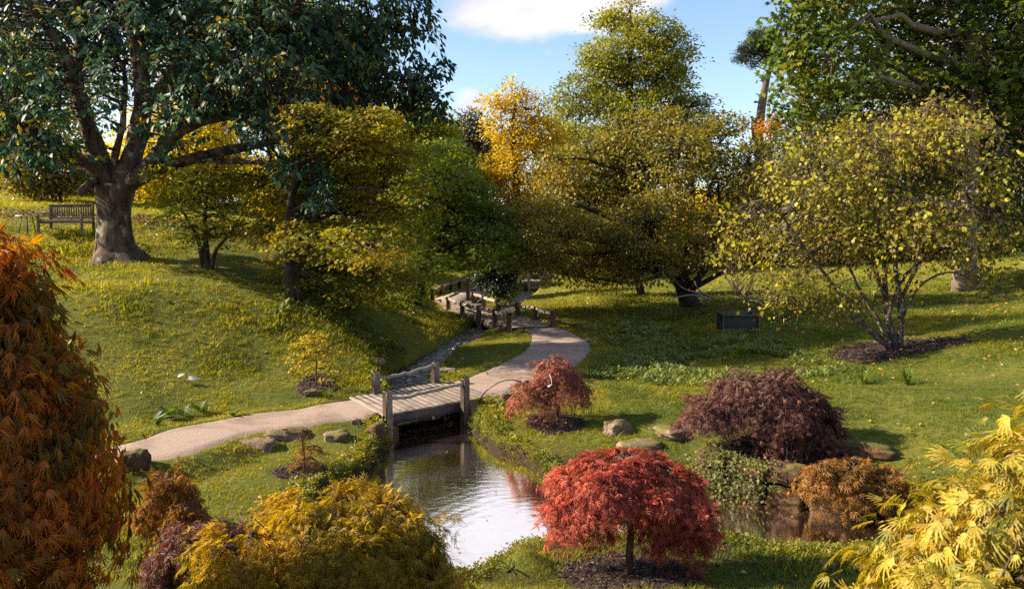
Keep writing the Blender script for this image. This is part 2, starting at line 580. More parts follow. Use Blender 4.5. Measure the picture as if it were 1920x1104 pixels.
def _ground(t):
    pos = t.n('ShaderNodeNewGeometry').outputs['Position']
    n1 = t.noise(.55, 5, pos, .6, .3)
    n2 = t.noise(9, 5, pos, .7)
    n3 = t.noise(45, 4, pos, .7)
    c = t.ramp(n1, [(.28, (.07, .085, .016)), (.5, (.125, .135, .022)), (.75, (.19, .165, .028))])
    c = t.mix(t.smooth(n2, .35, .7, 0, .65), c, (.065, .062, .016, 1))
    sx = t.n('ShaderNodeSeparateXYZ', {0: pos})
    # bare damp earth on the stream bed and the steep banks
    low = t.smooth(sx.outputs[2], -.33, -.20, 1, 0)
    c = t.mix(low, c, (.040, .026, .016, 1))
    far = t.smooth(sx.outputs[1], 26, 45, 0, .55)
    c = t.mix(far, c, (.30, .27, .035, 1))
    return c, t.math('ADD', n2, n3), .05


M['ground'] = solid_mat('lawn and earth', _ground, .95, .1)


def _mulch(t):
    pos = t.n('ShaderNodeNewGeometry').outputs['Position']
    isl = t.n('ShaderNodeNewGeometry').outputs['Random Per Island']
    n = t.noise(30, 4, pos, .7)
    c = t.ramp(isl, [(0, (.016, .010, .009)), (.5, (.045, .026, .022)), (.85, (.085, .05, .042)), (1, (.19, .14, .12))])
    c = t.mix(t.smooth(n, .4, .7, 0, .5), c, (.018, .011, .010, 1))
    return c, n, .03


M['mulch'] = solid_mat('bark mulch', _mulch, .85, .25)


def rock_like(name, dark, mid, light, moss, amount):
    def f(t):
        geo = t.n('ShaderNodeNewGeometry')
        pos = geo.outputs['Position']
        n1 = t.noise(3.2, 7, pos, .65, .6)
        n2 = t.noise(24, 5, pos, .7)
        c = t.ramp(t.math('ADD', t.math('MULTIPLY', n1, .7), t.math('MULTIPLY', n2, .3)), [(.3, dark), (.5, mid), (.7, light)])
        nz = t.n('ShaderNodeSeparateXYZ', {0: geo.outputs['Normal']}).outputs[2]
        mm = t.math('MULTIPLY', t.smooth(nz, .1, .8), t.smooth(t.noise(5, 5, pos, .65), .62 - amount * .3, .74 - amount * .3))
        c = t.mix(mm, c, (*moss, 1))
        return c, t.math('ADD', n1, t.math('MULTIPLY', n2, .5)), .05
    return solid_mat(name, f, .9, .2)


M['rock'] = rock_like('sandstone', (.06, .038, .026), (.17, .115, .08), (.36, .27, .21), (.13, .12, .02), .5)
M['rock_dark'] = rock_like('dark bank stone', (.022, .014, .010), (.085, .048, .026), (.20, .115, .06), (.09, .095, .018), .7)
M['bank_stone'] = rock_like('rusty bank stone', (.014, .008, .006), (.075, .040, .022), (.19, .105, .055), (.10, .095, .018), .6)
M['moss_rock'] = rock_like('mossy mound', (.03, .03, .010), (.06, .065, .014), (.11, .105, .02), (.13, .13, .02), 1.0)


def _water(deep):
    m = bpy.data.materials.new('pond water' if deep else 'stream water'); m.use_nodes = True
    t = NT(m.node_tree)
    pos = t.n('ShaderNodeNewGeometry').outputs['Position']
    if deep:
        cx, cy, _ = at_z(1040, 1010, POND_Z)
        o = t.n('ShaderNodeVectorMath', {0: pos, 1: (cx, cy, POND_Z)}, operation='SUBTRACT').outputs[0]
        ln = t.n('ShaderNodeVectorMath', {0: o}, operation='LENGTH').outputs['Value']
        warp = t.math('ADD', ln, t.math('MULTIPLY', t.noise(1.1, 3, pos), .5))
        rings = t.math('SINE', t.math('MULTIPLY', warp, 34.0))
        fade = t.math('MULTIPLY', t.smooth(ln, .2, .7), t.smooth(ln, 2.6, 1.2))
        st = t.n('ShaderNodeVectorMath', {0: pos, 1: (1.0, 2.6, 1)}, operation='MULTIPLY').outputs[0]
        h = t.math('ADD', t.math('MULTIPLY', t.math('MULTIPLY', rings, fade), .06), t.math('MULTIPLY', t.noise(2.6, 4, st, .55, .8), .40))
        h = t.math('ADD', h, t.math('MULTIPLY', t.noise(16, 2, st), .12))
        bmp = t.n('ShaderNodeBump', {'Height': h, 'Strength': .5, 'Distance': .010}).outputs[0]
        base, rough = (.060, .030, .019, 1), .012
    else:
        n = t.noise(7, 5, pos, .65, 1.2)
        bmp = t.n('ShaderNodeBump', {'Height': n, 'Strength': .9, 'Distance': .12}).outputs[0]
        base, rough = t.mix(t.smooth(t.noise(8, 6, pos, .75, .8), .53, .60), (.020, .012, .008, 1), (.62, .59, .60, 1)), .05
    d = t.n('ShaderNodeBsdfDiffuse', {'Color': base, 'Normal': bmp})
    g = t.n('ShaderNodeBsdfGlossy', {'Color': (1, 1, 1, 1), 'Roughness': rough, 'Normal': bmp})
    fr = t.n('ShaderNodeLayerWeight', {'Blend': .62, 'Normal': bmp}).outputs['Facing']
    mx = t.n('ShaderNodeMixShader', {0: t.smooth(fr, .15, .75, .08, .84) if deep else t.smooth(fr, .1, .75, .15, .38), 1: d.outputs[0], 2: g.outputs[0]})
    t.n('ShaderNodeOutputMaterial', {0: mx.outputs[0]})
    return m


M['pond'] = _water(True)
M['stream'] = _water(False)


def plain(name, col, rough=.6, metal=0.0):
    def f(t):
        n = t.noise(14, 4, t.n('ShaderNodeTexCoord').outputs['Object'])
        c = t.mix(t.smooth(n, .3, .7, 0, .35), (*col, 1), tuple(x * .6 for x in col) + (1,))
        return c, n, .002
    return solid_mat(name, f, rough, .4)


M['black'] = plain('black steel', (.012, .012, .012), .45)
M['white'] = plain('white paint', (.75, .74, .72), .5)
M['dark_green'] = plain('dark green slatted timber', (.030, .036, .026), .7)

# leaf colours (albedo)
L = {}
L['magnolia'] = leaf_mat('dark leathery leaves', [(.018, .036, .021), (.030, .060, .033), (.044, .084, .040), (.06, .09, .022)], .3, .5, .5, .22, gain=1.15)
L['magnolia_lit'] = leaf_mat('yellow-lit leathery leaves', [(.10, .11, .02), (.20, .17, .03), (.28, .17, .03)], .5, .5)  # yellow tint stands in for sunlight on leaves within the dark crown
L['small_maple'] = leaf_mat('yellow green maple leaves', [(.11, .135, .02), (.19, .195, .022), (.28, .25, .025)], .55, .5, gain=1.2)
L['olive_maple'] = leaf_mat('olive gold maple leaves', [(.09, .10, .012), (.17, .165, .016), (.26, .205, .018), (.36, .20, .018)], .5, .5, .5, .3, .6, gain=1.1)
L['green_maple'] = leaf_mat('fresh green maple leaves', [(.045, .072, .013), (.085, .125, .018), (.15, .185, .02), (.26, .25, .024)], .45, .5, .45, .3, .6, gain=1.15)
L['gold'] = leaf_mat('golden autumn leaves', [(.28, .17, .014), (.44, .29, .022), (.58, .41, .032), (.60, .47, .045)], .5, .5, .25, .3, .6)
L['far_dark'] = leaf_mat('brown green far foliage', [(.035, .035, .022), (.07, .06, .035), (.10, .075, .05)], .3, .6, .3)
L['olive_tall'] = leaf_mat('olive lime leaves', [(.065, .078, .014), (.13, .138, .020), (.21, .20, .028), (.30, .25, .034)], .4, .5, .22, .35, .6, gain=1.3)
L['olive_bush'] = leaf_mat('dull olive leaves', [(.070, .072, .014), (.13, .115, .020), (.22, .18, .028), (.26, .15, .028)], .38, .5, .45, .35, .5, gain=1.12)
L['pine'] = leaf_mat('pine needles', [(.022, .035, .020), (.045, .062, .030), (.075, .085, .04)], .2, .5, .6)
L['big_green'] = leaf_mat('dark green maple leaves', [(.030, .048, .010), (.055, .085, .014), (.10, .125, .016), (.19, .15, .018)], .42, .48, .5, .35, .45, gain=1.35)
L['hazel'] = leaf_mat('yellowing hazel leaves', [(.08, .06, .018), (.14, .125, .020), (.23, .22, .030), (.38, .33, .04), (.24, .12, .02)], .5, .5, 1.2, .35, .35, gain=1.2)
L['hazel_brown'] = leaf_mat('withered brown leaves', [(.06, .03, .018), (.13, .06, .03), (.19, .09, .04)], .3, .55)
L['orange_tree'] = leaf_mat('orange leaves', [(.40, .15, .02), (.52, .22, .03)], .5, .5)
L['yellow_bush'] = leaf_mat('bright yellow leaves', [(.40, .30, .03), (.55, .44, .04), (.60, .38, .03)], .5, .5, .4)
L['lime_tree'] = leaf_mat('lime yellow leaves', [(.20, .20, .025), (.34, .32, .035), (.42, .36, .04)], .5, .5, .4)
L['rust_bush'] = leaf_mat('rusty brown leaves', [(.13, .05, .018), (.26, .11, .03), (.30, .18, .035)], .45, .5, .5)
L['dark_wood'] = leaf_mat('deep green leaves', [(.022, .034, .009), (.045, .062, .013), (.085, .095, .016)], .3, .5, .3, gain=1.25)
L['red'] = leaf_mat('crimson threadlike leaves', [(.15, .035, .026), (.32, .062, .045), (.48, .125, .085), (.40, .13, .06)], .38, .5, 2.6, .35, .45, gain=1.15)
L['red_inner'] = leaf_mat('russet inner leaves', [(.16, .05, .02), (.24, .10, .03)], .4, .5)
L['pink'] = leaf_mat('dusty pink leaves', [(.18, .050, .042), (.32, .105, .075), (.42, .17, .10), (.40, .20, .07)], .38, .5, 1.8, .35, .5)
L['purple'] = leaf_mat('purple brown leaves', [(.07, .028, .025), (.135, .054, .045), (.20, .085, .065), (.23, .11, .06)], .3, .5, 2.0, .35, .45)
L['amber'] = leaf_mat('amber threadlike leaves', [(.15, .135, .013), (.30, .215, .016), (.45, .29, .020), (.49, .25, .018)], .42, .5, 1.6, .35, .55)
L['orange_left'] = leaf_mat('bronze orange leaves', [(.10, .095, .026), (.19, .125, .03), (.36, .15, .035), (.48, .17, .035), (.58, .27, .04)], .6, .5, 1.3, .35, .55, gain=1.25)
L['orange_left_red'] = leaf_mat('scarlet leaves', [(.50, .035, .02), (.55, .09, .03)], .45, .5)
L['cream'] = leaf_mat('cream yellow leaves', [(.10, .12, .014), (.26, .225, .022), (.43, .31, .035), (.48, .28, .05)], .38, .48, 3.5, .4, .4)
L['orange_bush'] = leaf_mat('tawny orange leaves', [(.12, .085, .018), (.26, .12, .024), (.38, .17, .03)], .42, .5, 2)
L['grass'] = leaf_mat('grass blades', [(.095, .105, .014), (.19, .185, .018), (.32, .275, .024), (.40, .32, .03)], .5, .5, .55, .25, .62)
L['grass_lush'] = leaf_mat('lush green grass', [(.06, .095, .014), (.12, .16, .018), (.22, .235, .024)], .45, .5, .7, .25, .55)
L['weed'] = leaf_mat('pale green weeds', [(.08, .11, .025), (.15, .18, .04), (.24, .26, .055)], .4, .5, .8, .35)
L['cover'] = leaf_mat('small leaved ground cover', [(.065, .080, .012), (.15, .155, .018), (.26, .23, .024), (.33, .25, .03)], .45, .5, 1.5, .3, .5)
L['creeper'] = leaf_mat('dark creeper leaves', [(.04, .048, .012), (.085, .09, .016), (.16, .15, .022)], .35, .5, 1.5)
L['fern'] = leaf_mat('fern fronds', [(.05, .09, .015), (.11, .15, .02)], .45, .5)
L['litter'] = leaf_mat('fallen leaves', [(.16, .06, .025), (.30, .13, .04), (.42, .26, .05), (.34, .24, .16)], .2, .6)
L['pale_leaf'] = leaf_mat('bleached fallen leaf', [(.50, .47, .42), (.62, .60, .55)], .2, .6)

# ------------------------------------------------------------------ ground, paths, water
def axis(segs):
    out = []
    for a, b, s in segs:
        n = max(1, int(round((b - a) / s)))
        out.append(np.linspace(a, b, n, endpoint=False))
    out.append([segs[-1][1]])
    return np.concatenate(out)


gx = axis([(-400, -120, 40), (-120, -40, 8), (-40, -14, 1.3), (-14, -6, .4), (-6, 7, .085), (7, 14, .35), (14, 40, 1.3), (40, 120, 8), (120, 400, 40)])
gy = axis([(-120, -10, 20), (-10, 5, 1.0), (5, 7.4, .3), (7.4, 16.6, .085), (16.6, 28, .16), (28, 46, .45), (46, 80, 2), (80, 160, 8), (160, 900, 60)])
GX, GY = np.meshgrid(gx, gy)
GP = np.stack([GX.ravel(), GY.ravel()], 1)
GZ = ground_z(GP)
nx, ny = len(gx), len(gy)
i = np.arange(ny - 1)[:, None] * nx + np.arange(nx - 1)[None]
quads = np.stack([i, i + 1, i + nx + 1, i + nx], -1).reshape(-1, 4)
tag(mesh_obj('ground', np.column_stack([GP, GZ]), quads, M['ground'], smooth=True), kind='structure')
GZ2 = GZ.reshape(ny, nx)


def gzf(P):
    """fast height look-up on the ground sheet"""
    ix = np.clip(np.searchsorted(gx, P[:, 0]) - 1, 0, nx - 2)
    iy = np.clip(np.searchsorted(gy, P[:, 1]) - 1, 0, ny - 2)
    fx = np.clip((P[:, 0] - gx[ix]) / (gx[ix + 1] - gx[ix]), 0, 1)
    fy = np.clip((P[:, 1] - gy[iy]) / (gy[iy + 1] - gy[iy]), 0, 1)
    return (GZ2[iy, ix] * (1 - fx) * (1 - fy) + GZ2[iy, ix + 1] * fx * (1 - fy) + GZ2[iy + 1, ix] * (1 - fx) * fy + GZ2[iy + 1, ix + 1] * fx * fy)


def strip(a, b, k, z):
    """sheet between two matching border lines, edges turned down"""
    n = len(a)
    f = np.linspace(0, 1, k)
    P = a[:, None, :] * (1 - f)[None, :, None] + b[:, None, :] * f[None, :, None]
    wob = bumps(P[:, 0], 6.0, 7)[:, None, None] * .03 * (b - a)[:, None, :] * ((f - .5) ** 3 * 8)[None, :, None]
    P = (P + wob).reshape(-1, 2)
    zz = np.tile(z + .018 * (1 - (2 * f - 1) ** 4), n)
    zz[0::k] = z - .05; zz[k - 1::k] = z - .05
    i = np.arange(n - 1)[:, None] * k + np.arange(k - 1)[None]
    q = np.stack([i, i + 1, i + k + 1, i + k], -1).reshape(-1, 4)
    return np.column_stack([P, zz]), q


for a, b in paths:
    V, q = strip(a, b, 13, 0.0)
    tag(mesh_obj('path', V, q, M['path'], smooth=True), kind='structure')

# pond surface: the outline a little larger than the open water so that the banks dip into it
cen = pond_poly.mean(0)
nrm = np.roll(pond_poly, -1, 0) - np.roll(pond_poly, 1, 0)
nrm = norm(np.stack([nrm[:, 1], -nrm[:, 0]], 1))
grow = pond_poly + nrm * 0.22
if poly_sd(grow[:1], pond_poly)[0] < 0:
    grow = pond_poly - nrm * 0.22
bm = bmesh.new()
f = bm.faces.new([bm.verts.new((x, y, POND_Z)) for x, y in grow])
bmesh.ops.triangulate(bm, faces=[f])
me = bpy.data.meshes.new('pond_water'); bm.to_mesh(me); bm.free()
me.materials.append(M['pond'])
o = bpy.data.objects.new('pond_water', me); C.objects.link(o); tag(o, kind='structure')
if me.polygons[0].normal.z < 0:
    me.flip_normals()

tn = np.gradient(stream_c[:, :2], axis=0); tn = norm(tn); sn = np.stack([tn[:, 1], -tn[:, 0]], 1)
rows = []
for k in np.linspace(-1, 1, 13):
    rows.append(np.column_stack([stream_c[:, :2] + sn * (k * (stream_c[:, 2] + .2))[:, None], stream_c[:, 3]]))
S = np.stack(rows, 1)[3:]
sp = S.reshape(-1, 3).copy()
riff = np.clip((sp[:, 1] - 17) / 2, 0, 1)
sp[:, 2] += .012 + riff * (bumps(sp, 9, 9) * .02 + bumps(sp, 21, 10) * .015)
n = len(S); i = np.arange(n - 1)[:, None] * 13 + np.arange(12)[None]
tag(mesh_obj('stream_water', sp, np.stack([i, i + 1, i + 14, i + 13], -1).reshape(-1, 4), M['stream'], smooth=True), kind='structure')

# ------------------------------------------------------------------ leaf shapes (x across, y along, z up)
def tpl_rhomb(w=.28):
    return np.array([(0, 0, 0), (w, .45, .05), (0, 1, -.06), (-w, .45, .05)]), np.array([(0, 1, 2), (0, 2, 3)])


def tpl_ovate(w=.25, curl=.14):
    V = [(0, 0, 0), (w * .85, .3, .07), (0, .42, 0), (-w * .85, .3, .07), (w * .8, .66, .03 - curl * .3), (-w * .8, .66, .03 - curl * .3), (0, 1, -curl)]
    return np.array(V), np.array([(0, 1, 2), (0, 2, 3), (1, 4, 2), (3, 2, 5), (2, 4, 6), (2, 6, 5)])


def tpl_star(angles=(-78, -38, 0, 38, 78), lens=(.6, .88, 1, .88, .6), notch=.36, droop=.2):
    V = [(0, 0, 0)]
    n = len(angles)
    a0 = [math.radians(a) for a in angles]
    V.append((math.sin(a0[0] - .5) * notch * .6, math.cos(a0[0] - .5) * notch * .6, 0))
    for i in range(n):
        V.append((math.sin(a0[i]) * lens[i], math.cos(a0[i]) * lens[i], -droop * lens[i]))
        nx_ = a0[i] + (.5 if i == n - 1 else (a0[i + 1] - a0[i]) / 2)
        k = notch * (.6 if i == n - 1 else 1)
        V.append((math.sin(nx_) * k, math.cos(nx_) * k, .02))
    T = [(0, i + 1, i) for i in range(1, len(V) - 1)]
    V = np.array(V); V[:, 1] += .15
    return V, np.array(T)


def tpl_thread(nf=7, spread=78, w=.055, droop=.3, teeth=0, seed=0, segs=2):
    """a cut maple leaf: narrow fingers from one point"""
    r = random.Random(seed)
    V = [(0, 0, 0)]; T = []
    for k in range(nf):
        a = math.radians(-spread + 2 * spread * k / (nf - 1)) + r.uniform(-.07, .07)
        ln = (1 - .45 * abs(2 * k / (nf - 1) - 1) ** 1.4) * r.uniform(.85, 1.1)
        dr = droop * r.uniform(.6, 1.5)
        d = np.array([math.sin(a), math.cos(a), 0]); s = np.array([math.cos(a), -math.sin(a), 0])
        if teeth:
            fr = np.linspace(.10, 1, teeth * 2 + 1)
            prev = None
            for q, f in enumerate(fr):
                ww = w * (math.sin(min(1, f * 1.12) * math.pi) ** .7 * 1.0 + .15) * (1.5 if q % 2 else .72) * (0 if q == len(fr) - 1 else 1)
                c = d * ln * f + np.array([0, 0, -dr * f * f * ln + .04 * math.sin(f * 3)])
                if q == len(fr) - 1:
                    V.append(tuple(c)); i = len(V) - 1
                    T += [(prev[0], i, prev[1]), (prev[1], i, prev[2])]
                else:
                    off = d * (.05 * ln if q % 2 else 0)
                    V += [tuple(c + s * ww + off), tuple(c + np.array([0, 0, -.012])), tuple(c - s * ww + off)]
                    i = len(V) - 3
                    cur = (i, i + 1, i + 2)
                    if prev is None:
                        T += [(0, i, i + 1), (0, i + 1, i + 2)]
                    else:
                        T += [(prev[0], cur[0], cur[1]), (prev[0], cur[1], prev[1]), (prev[1], cur[1], cur[2]), (prev[1], cur[2], prev[2])]
                    prev = cur
        elif segs == 2:
            m = d * ln * .5 + np.array([0, 0, -dr * .25 * ln]); e = d * ln + np.array([0, 0, -dr * ln])
            V += [tuple(m + s * w), tuple(e), tuple(m - s * w)]
            i = len(V) - 3
            T += [(0, i, i + 1), (0, i + 1, i + 2)]
        else:
            e = d * ln + np.array([0, 0, -dr * ln])
            V += [tuple(e + s * w * .5), tuple(e - s * w * .5)]
            i = len(V) - 2
            T += [(0, i, i + 1)]
    return np.array(V, float), np.array(T)


def leaf_frames(pos, axis_, nrm_, size):
    axis_ = norm(axis_)
    side = norm(np.cross(axis_, nrm_))
    up = np.cross(side, axis_)
    return pos, side, axis_, up, size


def leaf_geo(fr, tpl):
    pos, side, ax, up, s = fr
    V, T = tpl
    N = len(pos)
    P = pos[:, None, :] + s[:, None, None] * (V[None, :, 0:1] * side[:, None] + V[None, :, 1:2] * ax[:, None] + V[None, :, 2:3] * up[:, None])
    TT = (np.arange(N)[:, None, None] * len(V) + T[None]).reshape(-1, 3)
    return P.reshape(-1, 3), TT


def take(fr, m):
    return tuple(a[m] for a in fr)


def cat_frames(*frs):
    return tuple(np.concatenate(a) for a in zip(*frs))


def project(P):
    c, s = math.cos(PITCH), math.sin(PITCH)
    y, z = P[:, 1], P[:, 2] - CAMZ
    d = y * c - z * s
    v = y * s + z * c
    d = np.where(d < .05, .05, d)
    return 960 + P[:, 0] / d * FPX, 552 - v / d * FPX, d


def split_leaves(fr, out, count=300):
    """those leaves that show largest in the photograph: in the frame, on the near side of the plant"""
    px, py, d = project(fr[0])
    inf = (px > 5) & (px < 1915) & (py > 5) & (py < 1099)
    tc = norm(np.array([[0, 0, CAMZ]]) - fr[0])
    face = (tc * out).sum(1)
    score = np.where(inf & (face > .15), fr[4] / d * (1 + .5 * face), -1)
    order = np.argsort(-score)[:count]
    m = np.zeros(len(d), bool); m[order[score[order] > 0]] = True
    return m


def place_leaves(root, fr, meshes, name='leaf'):
    base = np.array(root.location)
    for k in range(len(fr[0])):
        pos, side, ax, up, s = (a[k] for a in fr)
        o = bpy.data.objects.new(name, meshes[k % len(meshes)])
        p = pos - base
        o.matrix_basis = Matrix(((side[0] * s, ax[0] * s, up[0] * s, p[0]), (side[1] * s, ax[1] * s, up[1] * s, p[1]), (side[2] * s, ax[2] * s, up[2] * s, p[2]), (0, 0, 0, 1)))
        C.objects.link(o)
        o.parent = root


# ------------------------------------------------------------------ trees
def lobe(px, py, rx, ry, d, deep=.8):
    c = at(px, py, d)
    return (*c, rx * d / FPX, deep * rx * d / FPX, ry * d / FPX)


def sample_lobes(lobes, n, inner=.55, up=.15, r=rng):
    A = np.array(lobes, float)
    w = (A[:, 3] * A[:, 5]) ** 1.0 + .15 * (A[:, 3] ** 2)
    k = r.choice(len(A), n, p=w / w.sum())
    d = r.normal(size=(n, 3)); d[:, 2] += up
    d = norm(d)
    rr = (inner ** 3 + (1 - inner ** 3) * r.random(n)) ** (1 / 3)
    pos = A[k, :3] + d * A[k, 3:] * rr[:, None]
    return pos, d, k


def clump_leaves(cp, out, per, cr, flat, size, droop, upw, r=rng, spread=.5, size_var=.3):
    """leaves round clump centres"""
    n = len(cp)
    k = np.repeat(np.arange(n), per)
    crr = cr * r.uniform(.65, 1.35, n)[k]
    off = r.normal(size=(len(k), 3)) * .55
    off[:, 2] *= flat
    pos = cp[k] + off * crr[:, None]
    pos[:, 2] -= droop * .5 * crr * (off[:, 0] ** 2 + off[:, 1] ** 2)
    ax = norm(out[k] * .5 + norm(off) * .7 + r.normal(size=off.shape) * spread)
    ax[:, 2] -= droop
    nr = r.normal(size=off.shape) * .45 + out[k] * .35
    nr[:, 2] += upw
    s = size * r.uniform(1 - size_var, 1 + size_var, len(k))
    return leaf_frames(pos, ax, nr, s), out[k]


def bend(a, b, k, sag, wob, r=rng):
    """(N,K,3) curved lines from a to b: leave a sideways, rise to b"""
    f = np.linspace(0, 1, k)[None, :, None]
    P = a[:, None, :] * (1 - f) + b[:, None, :] * f
    L = np.linalg.norm(b - a, axis=1)[:, None]
    P[:, :, 2] += sag * L * np.sin(f[..., 0] * math.pi)
    w = r.normal(size=P.shape) * wob * L[:, :, None]
    w[:, 0] = 0; w[:, -1] = 0
    return P + w


def grow_branches(trunk, lobes, cp, lk, r0, mb_limb, twig_r=.02, steps=7, every=1, limb_k=.45):
    """limbs from the trunk line to the lobes, twigs on to every clump; returns the twigs"""
    A = np.array(lobes)[:, :3]
    tr = np.array(trunk)[:, :3]
    trr = catmull(tr, 40)
    lines = []
    for i, c in enumerate(A):
        dist = np.linalg.norm(trr - c, axis=1) + np.where(trr[:, 2] > c[2] - .1 * np.linalg.norm(c[:2] - trr[0, :2]), 3.0, 0) + np.where(np.arange(40) < 8, 4.0, 0)
        j = int(dist.argmin())
        ln = bend(trr[j][None], c[None], steps, -.05 if c[2] > trr[j, 2] + 1 else .08, .035)[0]
        L = np.linalg.norm(c - trr[j])
        rr = np.linspace(min(r0 * limb_k, .03 + .03 * L), max(.012, r0 * .05), steps)
        if mb_limb is not None:
            mb_limb.tube(ln, rr, 6, cap=False)
        lines.append(ln)
    LN = np.array(lines)                              # (lobes, steps, 3)
    sel = np.arange(0, len(cp), every)
    c = cp[sel]; k = lk[sel]
    seg = LN[k]                                       # (n, steps, 3)
    dd = np.linalg.norm(seg - c[:, None], axis=2) + np.linspace(.6, 0, steps)[None] * .5
    a = seg[np.arange(len(c)), dd.argmin(1)]
    P = bend(a, c, 4, .07, .06)
    R = np.linspace(1, .25, 4)[None] * twig_r * rng.uniform(.6, 1.4, len(c))[:, None]
    return tubes(P, R, 3)


def make_tree(name, label, cat, base, trunk, lobes, mats, n, per, cr, flat, size, tpl, droop=.25, upw=.8, inner=.55, up=.15, tr_rad=.2, twig=.02, every=1,
              group=None, sides=10, bark='bark_dark', flare=1.5, spread=.5, extra=None, cut=None, steps=7, limb_k=.45):
    """base (x,y,z); trunk = list of (x,y,z,r)"""
    root = thing(name, label, cat, base, group)
    tp = catmull(np.array(trunk)[:, :4], 12)
    mb = MB()
    rr = tp[:, 3].copy()
    mb.tube(tp[:, :3], rr, sides, jitter=rr.mean() * .04)
    mb.build('trunk', M[bark], root, smooth=True)
    cp, out, lk = sample_lobes(lobes, n, inner, up)
    if cut is not None:
        k = cut(cp)
        cp, out, lk = cp[k], out[k], lk[k]
    lim = MB()
    tv, tt = grow_branches(trunk, lobes, cp, lk, tr_rad, lim, twig, steps, every, limb_k)
    lim.add(tv, tt)
    lim.build('branches', M[bark], root, kind='stuff')
    fr, o2 = clump_leaves(cp, out, per, cr, flat, size, droop, upw, spread=spread)
    V, T = leaf_geo(fr, tpl)
    mesh_obj('crown', V, T, mats, root)
    return root, fr, o2, cp


def ground_at(px, py, d):
    x, y, _ = at(px, py, d)
    return (x, y, gz(x, y))


RH = tpl_rhomb(); OV = tpl_ovate(); ST = tpl_star(); STM = tpl_star(notch=.5, droop=.12)

# ---- far background trees first
def far_tree(label, px, py, rx, ry, d, mat, n, size, group, name='background_tree', lob=None, per=18, seed=0, bark='bark_dark'):
    r = np.random.default_rng(seed + 100)
    c = at(px, py, d)
    s = d / FPX
    g = (c[0], d, gz(c[0], d))
    if lob is None:
        lob = [lobe(px, py, rx * .75, ry * .75, d)]
        for k in range(9):
            a = r.uniform(0, 6.28)
            lob.append(lobe(px + math.cos(a) * rx * .55, py + math.sin(a) * ry * .55, rx * r.uniform(.3, .5), ry * r.uniform(.25, .45), d + r.uniform(-.3, .3) * rx * s))
    top = max(l[2] for l in lob)
    tr = [(g[0], g[1], g[2] - .2, .02 * (top - g[2]) + .05), (g[0] + r.uniform(-.3, .3), d, (g[2] * .5 + top * .5), .013 * (top - g[2])), (c[0], d, top, .03)]
    return make_tree(name, label, 'tree', g, tr, lob, mat, n, per, size * 3.2, .7, size, RH, .25, .6, .5, .2, .3, .03, every=3, group=group, sides=6, bark=bark)


G_BACK = 'trees in the background'
far_tree('brown green far tree between dark overhanging boughs and golden tree', 885, 285, 62, 85, 78, L['far_dark'], 900, .34, G_BACK, seed=1,
         lob=[lobe(885, 262, 34, 48, 78), lobe(860, 290, 40, 50, 78), lobe(905, 300, 45, 60, 78), lobe(880, 225, 16, 22, 78), lobe(880, 350, 60, 60, 78), lobe(930, 300, 30, 40, 78), lobe(845, 330, 40, 50, 78)])
far_tree('bright lime tree glimpsed behind the olive gold maple', 770, 265, 95, 70, 43, L['lime_tree'], 900, .22, G_BACK, seed=2)
far_tree('yellow leaved tree behind the big trunk and the bench', 330, 290, 150, 110, 48, L['yellow_bush'], 1000, .26, G_BACK, seed=3)
far_tree('olive brown shrubby tree at the far edge of the sunny lawn', 110, 325, 120, 42, 44, L['olive_bush'], 700, .22, G_BACK, seed=4)
far_tree('olive backdrop tree filling the gaps above the bench', 60, 180, 190, 150, 54, L['lime_tree'], 1500, .30, G_BACK, seed=5)
far_tree('tall olive backdrop tree behind the dark leathery crown', 500, 130, 260, 170, 58, L['olive_tall'], 1900, .32, G_BACK, seed=6)
far_tree('rust brown backdrop tree above the olive gold maple', 640, 250, 130, 90, 50, L['rust_bush'], 900, .26, G_BACK, seed=7)
far_tree('deep green tree behind the big right maple, next to its trunk', 1640, 330, 210, 190, 50, L['dark_wood'], 1900, .30, G_BACK, seed=8)
far_tree('deep green tree behind the big right maple at the photo edge', 1900, 310, 180, 230, 48, L['dark_wood'], 1900, .30, G_BACK, seed=9)
far_tree('sunlit yellow tree glimpsed through the olive bush', 1120, 420, 130, 90, 44, L['yellow_bush'], 900, .22, G_BACK, seed=10)
far_tree('sunlit yellow tree behind the dark leaning trunk', 1330, 430, 130, 80, 46, L['yellow_bush'], 900, .22, G_BACK, seed=11)
far_tree('low orange tree beside the bare pine stem', 1447, 236, 22, 24, 50, L['orange_tree'], 55, .2, G_BACK, seed=12)
far_tree('deep green low tree behind the yellowing hazel', 1560, 470, 150, 60, 47, L['dark_wood'], 800, .24, G_BACK, seed=13)

